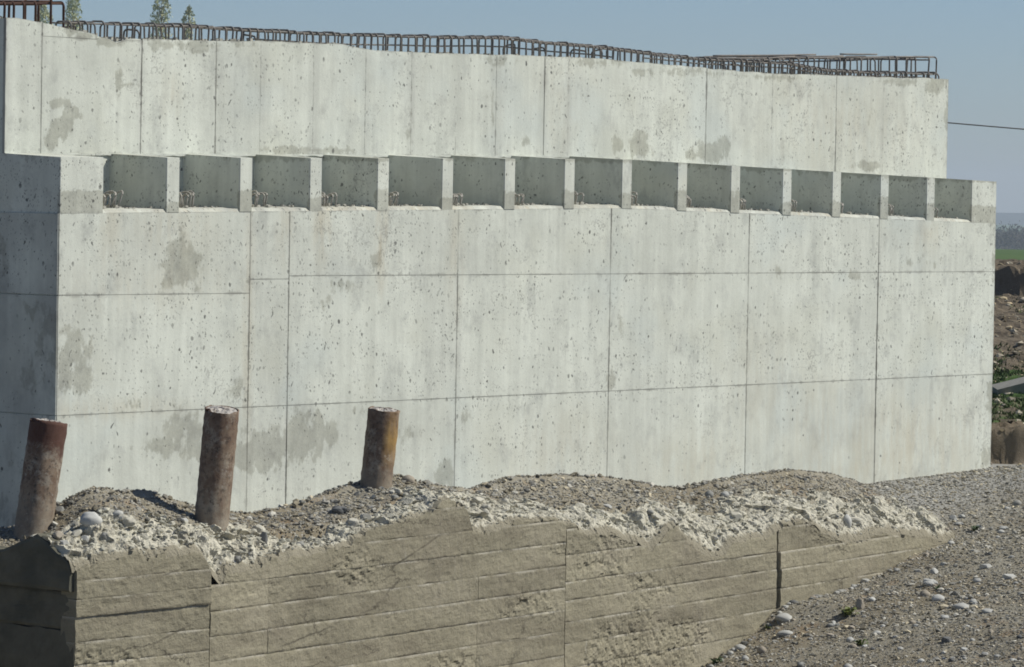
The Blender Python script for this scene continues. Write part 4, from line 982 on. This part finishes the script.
# (px x, px y, width px, height px, material, label or None)
BIG = [(91, 523, 22, 15, 1, 'large white boulder lodged in rubble beside the leaning pipe', 0), (183, 521, 10, 6, 1, 'small white flat stone on brown earth left of the tall brown pipe', 5), (118, 515, 11, 7, 0, None, 1),
       (408, 482, 13, 10, 4, 'round pinkish tan boulder beside the pipe with the ochre streak', 1), (340, 512, 20, 9, 3, 'flat dark grey stone on gravel below the shortest pipe', 4),
       (847, 524, 10, 14, 1, 'oval pale boulder standing in the broken top near the wall end', 2), (607, 507, 10, 5, 0, None, 5), (709, 496, 9, 8, 2, None, 1), (725, 496, 9, 7, 0, None, 2),
       (650, 513, 8, 5, 2, None, 3), (264, 541, 8, 16, 3, 'dark upright stone wedged in rubble by the crack in the old wall', 6), (930, 585, 18, 9, 1, 'large flat white stone on the gravel bank above a green tuft', 4), (934, 574, 10, 9, 1, None, 7),
       (925, 596, 11, 9, 4, 'round brown cobble next to the large flat white stone', 0), (938, 600, 13, 8, 1, None, 1), (961, 609, 18, 8, 0, 'long pale rounded cobble half sunk in the grey gravel band', 2), (986, 568, 12, 8, 1, None, 5), (784, 620, 18, 9, 0, 'large pale rounded cobble against the foot of the old wall', 2), (785, 635, 16, 7, 0, 'long flat pale cobble just below the one at the wall foot', 1), (740, 649, 13, 7, 0, None, 3), (745, 660, 8, 7, 0, None, 0), (860, 608, 9, 16, 4, 'upright tan block standing beside the yellow green weed', 6), (850, 641, 8, 6, 1, None, 2), (762, 652, 9, 8, 4, None, 1),
       (801, 666, 10, 7, 2, None, 4), (947, 642, 10, 10, 3, None, 5), (1013, 662, 9, 6, 1, None, 4), (921, 662, 7, 5, 1, None, 1), (856, 566, 9, 6, 0, None, 5), (872, 601, 8, 6, 1, None, 2), (959, 525, 11, 5, 0, 'flat pale slab fragment on the brown slope past the wall end', 4), (953, 519, 8, 7, 0, None, 6), (988, 612, 14, 5, 0, None, 3), (946, 618, 13, 5, 1, None, 4), (1010, 578, 14, 7, 1, None, 5), (1004, 529, 12, 5, 0, None, 4), (1001, 533, 8, 5, 0, None, 2), (877, 634, 9, 5, 0, None, 1), (830, 590, 10, 6, 2, None, 3), (897, 571, 8, 5, 0, None, 4), (1017, 505, 9, 7, 2, None, 1), (973, 603, 8, 6, 0, None, 2), (848, 668, 9, 6, 0, None, 1), (900, 650, 8, 5, 0, None, 3), (985, 655, 8, 5, 0, None, 6),
       (238, 560, 9, 7, 2, None, 4), (64, 545, 10, 9, 0, None, 5), (85, 540, 9, 8, 0, None, 6), (105, 537, 9, 8, 2, None, 4), (60, 512, 10, 10, 2, None, 6), (58, 537, 12, 9, 4, None, 7), (5, 489, 9, 6, 0, None, 1), (17, 484, 10, 5, 2, None, 3), (300, 545, 8, 5, 2, None, 1), (395, 498, 8, 5, 2, None, 3), (420, 500, 9, 5, 2, None, 4)]
for i, (x, y, wp, hp, mi, lab, k) in enumerate(BIG):
    p_ = bank_hit(x, y); t_ = (p_-CAM)@_F; sxm = wp/2/FPX*t_*1.0; szm = hp/2/FPX*t_
    onr = x < 900 and y < 560 and x < 850
    nm = 'boulder' if wp >= 18 else 'cobble'
    mat_l = {0: 'pale grey', 1: 'whitish', 2: 'mid grey', 3: 'dark grey', 4: 'tan'}[mi]
    if lab is None:
        place = 'in the rubble on top of the old wall' if onr else 'on the gravel bank beside the old wall'
        lab2, grp = f'{mat_l} cobble lying {place}', f'{mat_l} cobbles {place}'
    else: lab2, grp = lab, None
    stone_obj(nm, (p_[0], p_[1], p_[2]+szm*(.25 if wp < 18 else .4)), (sxm*1.05, sxm*.9, szm*1.1), k, mi, -YAW+random.uniform(-.25, .25), random.uniform(-.15, .15), lab2, grp)
CM.append(mat_cobble('broken_concrete_chunk', (.47, .445, .37)))
rs = np.random.RandomState(29); cnt = 0
while cnt < 64:
    s__ = rs.uniform(.3, S3-.1); d__ = rs.uniform(.10, .62)
    if float(bare(np.array(s__), np.array(d__))) < .02: continue
    cnt += 1; x, y = wall_pt(np.array(s__), np.array(d__)); z = float(surf(np.array([float(x)]), np.array([float(y)]))[0]); r_ = math.exp(rs.uniform(math.log(.025), math.log(.062)))
    stone_obj('concrete_chunk', (float(x), float(y), z+r_*.05), (r_*rs.uniform(.9, 1.5), r_, r_*rs.uniform(.6, .95)), 4+rs.randint(4), 5, rs.uniform(0, 6), rs.uniform(-.4, .4), 'angular pale concrete chunk in the broken top of the old wall', 'broken concrete chunks along the old wall top')
rs = np.random.RandomState(33); cnt = 0
while cnt < 120:
    x, y = rs.uniform(700, 1022), rs.uniform(500, 664)
    p_ = bank_hit(x, y); s__, d__ = wall_sd(np.array(p_[0]), np.array(p_[1]))
    if s__ < S3+.1 and d__ > -.08: continue
    cnt += 1; t_ = (p_-CAM)@_F; wp = rs.uniform(4.5, 8.5); r_ = wp/2/FPX*t_; mi = rs.choice([0, 0, 0, 1, 2, 2, 4, 4, 3]); k = rs.choice([0, 1, 4, 5, 6, 7, 4, 5])
    mat_l = {0: 'pale grey', 1: 'whitish', 2: 'mid grey', 3: 'dark grey', 4: 'tan'}[mi]
    stone_obj('pebble', (p_[0], p_[1], p_[2]+r_*.15), (r_*1.1, r_*.85, r_*.65), k, mi, rs.uniform(0, 6), rs.uniform(-.3, .3), f'small {mat_l} pebble among the gravel of the bank', f'small {mat_l} pebbles on the bank')

# ================================================================== WEEDS
M['leaf'] = mat_simple('weed_leaf', (.085, .13, .028), .3, 30, .6, .1, .002, .3, alt=(.17, .18, .04), altamt=.7, altscale=6)
M['leafd'] = mat_simple('weed_leaf_dark', (.05, .085, .025), .3, 30, .6, .1, .002, .3)
def weed(px, py, rad, hgt, nl, label, mat, seed):
    p_ = bank_hit(px, py); rs = np.random.RandomState(seed); V = []; Fc = []
    for i in range(nl):
        a = rs.uniform(0, 2*math.pi); L = rad*rs.uniform(.5, 1.1); e = rs.uniform(.2, 1.0); wd = L*rs.uniform(.16, .3)
        d = np.array([math.cos(a), math.sin(a), 0]); n_ = np.array([-math.sin(a), math.cos(a), 0]); o_ = len(V); b0 = p_+d*rad*.15*rs.rand()-np.array([0, 0, .01])
        for t, wf in ((0, .15), (.35, .9), (.7, 1.0), (1.0, .08)):
            c = b0+d*L*t+np.array([0, 0, hgt*e*math.sin(t*2.0)])
            V += [c-n_*wd*wf, c+n_*wd*wf+np.array([0, 0, .004])]
        for j in range(3): Fc.append((o_+2*j, o_+2*j+1, o_+2*j+3, o_+2*j+2))
    o = link('weed_plant', mesh('weed_plant', V, Fc), mat); return tag(o, label, 'weed', 'weeds on the gravel bank')
weed(848, 616, .10, .10, 34, 'leafy yellow green weed growing beside the upright tan block', M['leaf'], 1)
weed(861, 645, .075, .07, 26, 'low green weed with yellowing tips growing beside a whitish cobble', M['leaf'], 2)
weed(937, 590, .05, .06, 14, 'tiny green tuft under the large flat white stone', M['leafd'], 3)
weed(716, 664, .08, .08, 20, 'dark green weed at the very foot of the old wall', M['leafd'], 4)
weed(976, 531, .07, .07, 18, 'dull green tuft on the brown slope past the wall end', M['leafd'], 5)
weed(757, 627, .05, .05, 12, 'pale green sprig in the corner between cobble and old wall', M['leaf'], 6)

# ================================================================== BEYOND THE ABUTMENT
def far_pt(px, py, t): return at(px, py, t)
# grass tufts on the spoil bank (uncountable)
rs = np.random.RandomState(71); n = 16000; q = np.concatenate([rs.uniform(2.5, 12, n//2), rs.uniform(.9, 28, n//2)]); l = rs.uniform(-4, 6, n)
X = 16.5+q*BD[0]-l*BD[1]; Y = 0.35+q*BD[1]+l*BD[0]; kp = fbm(X*.35, Y*.35, 82, 3)+np.where(q < 12, .25, -.1) > 0; X, Y = X[kp], Y[kp]; Zg = height(X, Y); n = len(X)
a = rs.uniform(0, 6.28, (n, 4)); hgt = rs.uniform(.03, .09, (n, 4)); wd = rs.uniform(.01, .035, (n, 4)); ln = rs.uniform(-.06, .06, (n, 4, 2))
B = np.stack([X[:, None]+rs.uniform(-.08, .08, (n, 4)), Y[:, None]+rs.uniform(-.08, .08, (n, 4)), np.repeat(Zg[:, None]-.02, 4, 1)], 2)
dv = np.stack([np.cos(a)*wd, np.sin(a)*wd, a*0], 2); tpv = B+np.stack([ln[..., 0], ln[..., 1], hgt], 2)
V = np.stack([B-dv, B+dv, tpv], 2).reshape(-1, 3); F = np.arange(len(V)).reshape(-1, 3)
M['grass'] = mat_simple('grass', (.055, .085, .025), .4, 3, .7, .1, .002, .2, alt=(.10, .11, .04), altamt=.6, altscale=.7)
tag(link('bank_grass', mesh('bank_grass', V, F), M['grass']), 'short green grass on the spoil bank beyond the abutment', 'grass', kind='stuff')
# grey concrete slab fragment lying in the grass
def bank_hit_far(x, y):
    d = ray(x, y); t = np.linspace(49, 200, 6000); P = CAM[None]+d[None]*t[:, None]; h = height(P[:, 0], P[:, 1]); i = np.argmax(P[:, 2] < h); return P[i]
M['slab'] = mat_simple('weathered_slab', (.20, .195, .175), .3, 9, .95, .5, .01)
p_ = bank_hit_far(1012, 393); v, f = box(-.75, .75, -.14, .14, -.10, .10); v = [tuple(np.array(q)+np.random.uniform(-.03, .03, 3)) for q in v]
o = link('concrete_slab', mesh('concrete_slab', v, f), M['slab']); o.location = (p_[0]+.25, p_[1]-.3, p_[2]+.16); o.rotation_euler = (.1, -.22, -YAW+.35)
tag(o, 'broken grey concrete slab lying in grass on the spoil bank', 'slab')
# far woodland and ridge
M['wood'] = mat_simple('bare_woodland', (.075, .068, .052), .5, .25, .95, 0, .01, .1, alt=(.06, .075, .035), altamt=.5, altscale=.05)
rs = np.random.RandomState(51); V = []; F = []
for i in range(460):
    c = far_pt(rs.uniform(300, 2200) if i < 290 else rs.uniform(955, 1120), 240, rs.uniform(1350, 1700)); g0 = float(height(np.array(c[0]), np.array(c[1]))); Ht = rs.uniform(6, 9.5)
    for k in range(130):
        u_ = rs.randn(3)*.45; p0 = np.array([c[0], c[1], g0+Ht*.55])+u_*np.array([Ht*.42, Ht*.42, Ht*.5]); o_ = len(V)
        for j in range(3): V.append(p0+rs.randn(3)*.42)
        F.append((o_, o_+1, o_+2))
tag(link('far_woodland', mesh('far_woodland', V, F), M['wood']), 'distant belt of brownish bare woodland beyond the green field', 'woodland', kind='stuff')
n = 140; V = []; F = []
for i in range(n):
    px = -800+i*24
    top = 213.0+(px-1010)*.0171+2.0*float(fbm(np.array(px*.013), np.array(0.), 55, 3))*(1 if abs(px-1010) > 40 else .4)
    b = at(px, 232+(px-1010)*.0171, 4300); tpp = at(px, top, 4700); bk = at(px, 240+(px-1010)*.0171, 5400)
    V += [(b[0], b[1], b[2]-25), tuple(b), tuple((b+tpp)/2+np.array([0, 0, 3])), tuple(tpp), (bk[0], bk[1], -40)]
M['hill'] = mat_simple('wooded_hill', (.035, .05, .04), .4, .02, .95, 0, .01, .1)
tag(link('hills', mesh('hills', V, grid_faces(n, 5)), M['hill']), kind='structure')
# poplars showing over the abutment
M['bark'] = mat_simple('poplar_bark', (.16, .14, .11), .3, 6, .9, .3, .01); M['poplar'] = mat_simple('poplar_leaf', (.46, .47, .25), .4, 1.2, .7, 0, .01, .2, alt=(.40, .37, .21), altamt=.6, altscale=.4)
def poplar(px, ytop, wpx, t, label, seed):
    rs = np.random.RandomState(seed); top = at(px, ytop, t); g0 = EZ-5.0; H = top[2]-g0; R = wpx/2/FPX*t
    root = empty('poplar_tree', (top[0], top[1], g0), label, 'tree', 'poplars behind the abutment')
    P = [(top[0]+.06*math.sin(i*1.3), top[1], g0+H*.97*i/8) for i in range(9)]; parts = [tube(P, .2, 7, rvar=[.34*(1-i/8.6) for i in range(9)])]
    for i in range(70):
        h = rs.uniform(.12, .93); a = rs.uniform(0, 6.28); L = R*rs.uniform(.5, 1.0)*min(1, (1-h)*3.2+.12); b0 = np.array([top[0], top[1], g0+H*h])
        parts.append(tube([b0, b0+np.array([math.cos(a)*L*.7, math.sin(a)*L*.7, L*1.2]), b0+np.array([math.cos(a)*L, math.sin(a)*L, L*2.4])], .04, 4, rvar=[.06, .04, .015]))
    link('trunk', mesh('trunk', *merge(parts)), M['bark'], root)
    n = 6500; h = rs.uniform(.10, 1.0, n)**.8; prof = np.sqrt(np.clip((1-h)*H/(2.4*R), 0, 1))*np.minimum(1, h*4); rad = R*prof*np.sqrt(rs.uniform(0, 1, n))*(.9+.5*vnoise(h*14, h*0, seed))
    a = rs.uniform(0, 6.28, n); cl = vnoise(np.cos(a)*2+h*24, np.sin(a)*2+5, seed+1); kp = cl > .36; h, rad, a = h[kp], rad[kp], a[kp]; n = len(h)
    c = np.stack([top[0]+rad*np.cos(a), top[1]+rad*np.sin(a), g0+H*h], 1); V = (c[:, None, :]+rs.randn(n, 3, 3)*.11*np.array([1, 1, 1.3])).reshape(-1, 3)
    link('crown', mesh('crown', V, np.arange(len(V)).reshape(-1, 3)), M['poplar'], root)
poplar(73, -7, 21, 450, 'tall pale green poplar just past the end of the rusty rebar cage', 1)
poplar(43, 4, 19, 470, 'poplar whose top shows between the bars of the rusty cage', 2)
poplar(162, -6, 22, 450, 'broad yellowish green poplar rising behind the low rebar loops', 3)
poplar(189, 7, 11, 455, 'slim short poplar beside the broad yellowish one', 4)
# overhead cable and its two poles
_a, _b = at(948, 120.4, 108), at(1026, 126.2, 110); _u = (_b-_a)/np.linalg.norm(_b-_a); ca, cb = _a-_u*5.5, _b+_u*26
P = [ca+(cb-ca)*t+np.array([0, 0, -.12*4*t*(1-t)]) for t in np.linspace(0, 1, 40)]
M['cable'] = mat_simple('cable', (.03, .03, .032), .1, 5, .6, 0, .01)
tag(link('overhead_cable', mesh('overhead_cable', *tube(P, .018, 6)), M['cable']), 'thin dark overhead cable crossing the sky beyond the abutment end', 'cable')
M['polewood'] = mat_simple('pole_concrete', (.33, .32, .30), .2, 3, .9, .2, .01)
for e in (ca, cb):
    g0 = float(height(np.array(e[0]), np.array(e[1]))); o = empty('utility_pole', (e[0], e[1], g0), 'grey concrete utility pole carrying the overhead cable', 'utility pole', 'poles of the overhead cable')
    link('shaft', mesh('shaft', *tube([(e[0], e[1], g0-.3), (e[0], e[1], e[2]+.06)], .15, 10, rvar=[.17, .10])), M['polewood'], o)
    link('insulator', mesh('insulator', *tube([(e[0], e[1], e[2]-.1), (e[0], e[1], e[2]+.12)], .06, 8)), M['cable'], o)

# ================================================================== AIR
v, f = box(-400, 5200, -1200, 4600, -60, 60)
hz = bpy.data.objects.new('haze', mesh('haze', v, f)); COL.objects.link(hz); tag(hz, kind='stuff')
hm = bpy.data.materials.new('haze'); hm.use_nodes = True; ht = hm.node_tree; ht.nodes.clear()
ho = ht.nodes.new('ShaderNodeOutputMaterial'); hv = ht.nodes.new('ShaderNodeVolumePrincipled')
hv.inputs['Color'].default_value = (.80, .90, 1.0, 1); hv.inputs['Density'].default_value = .00023; hv.inputs['Anisotropy'].default_value = 0.0
ht.links.new(hv.outputs[0], ho.inputs['Volume']); hz.data.materials.append(hm)
tag(hz, 'thin pale blue haze of the air over the whole place', 'haze')
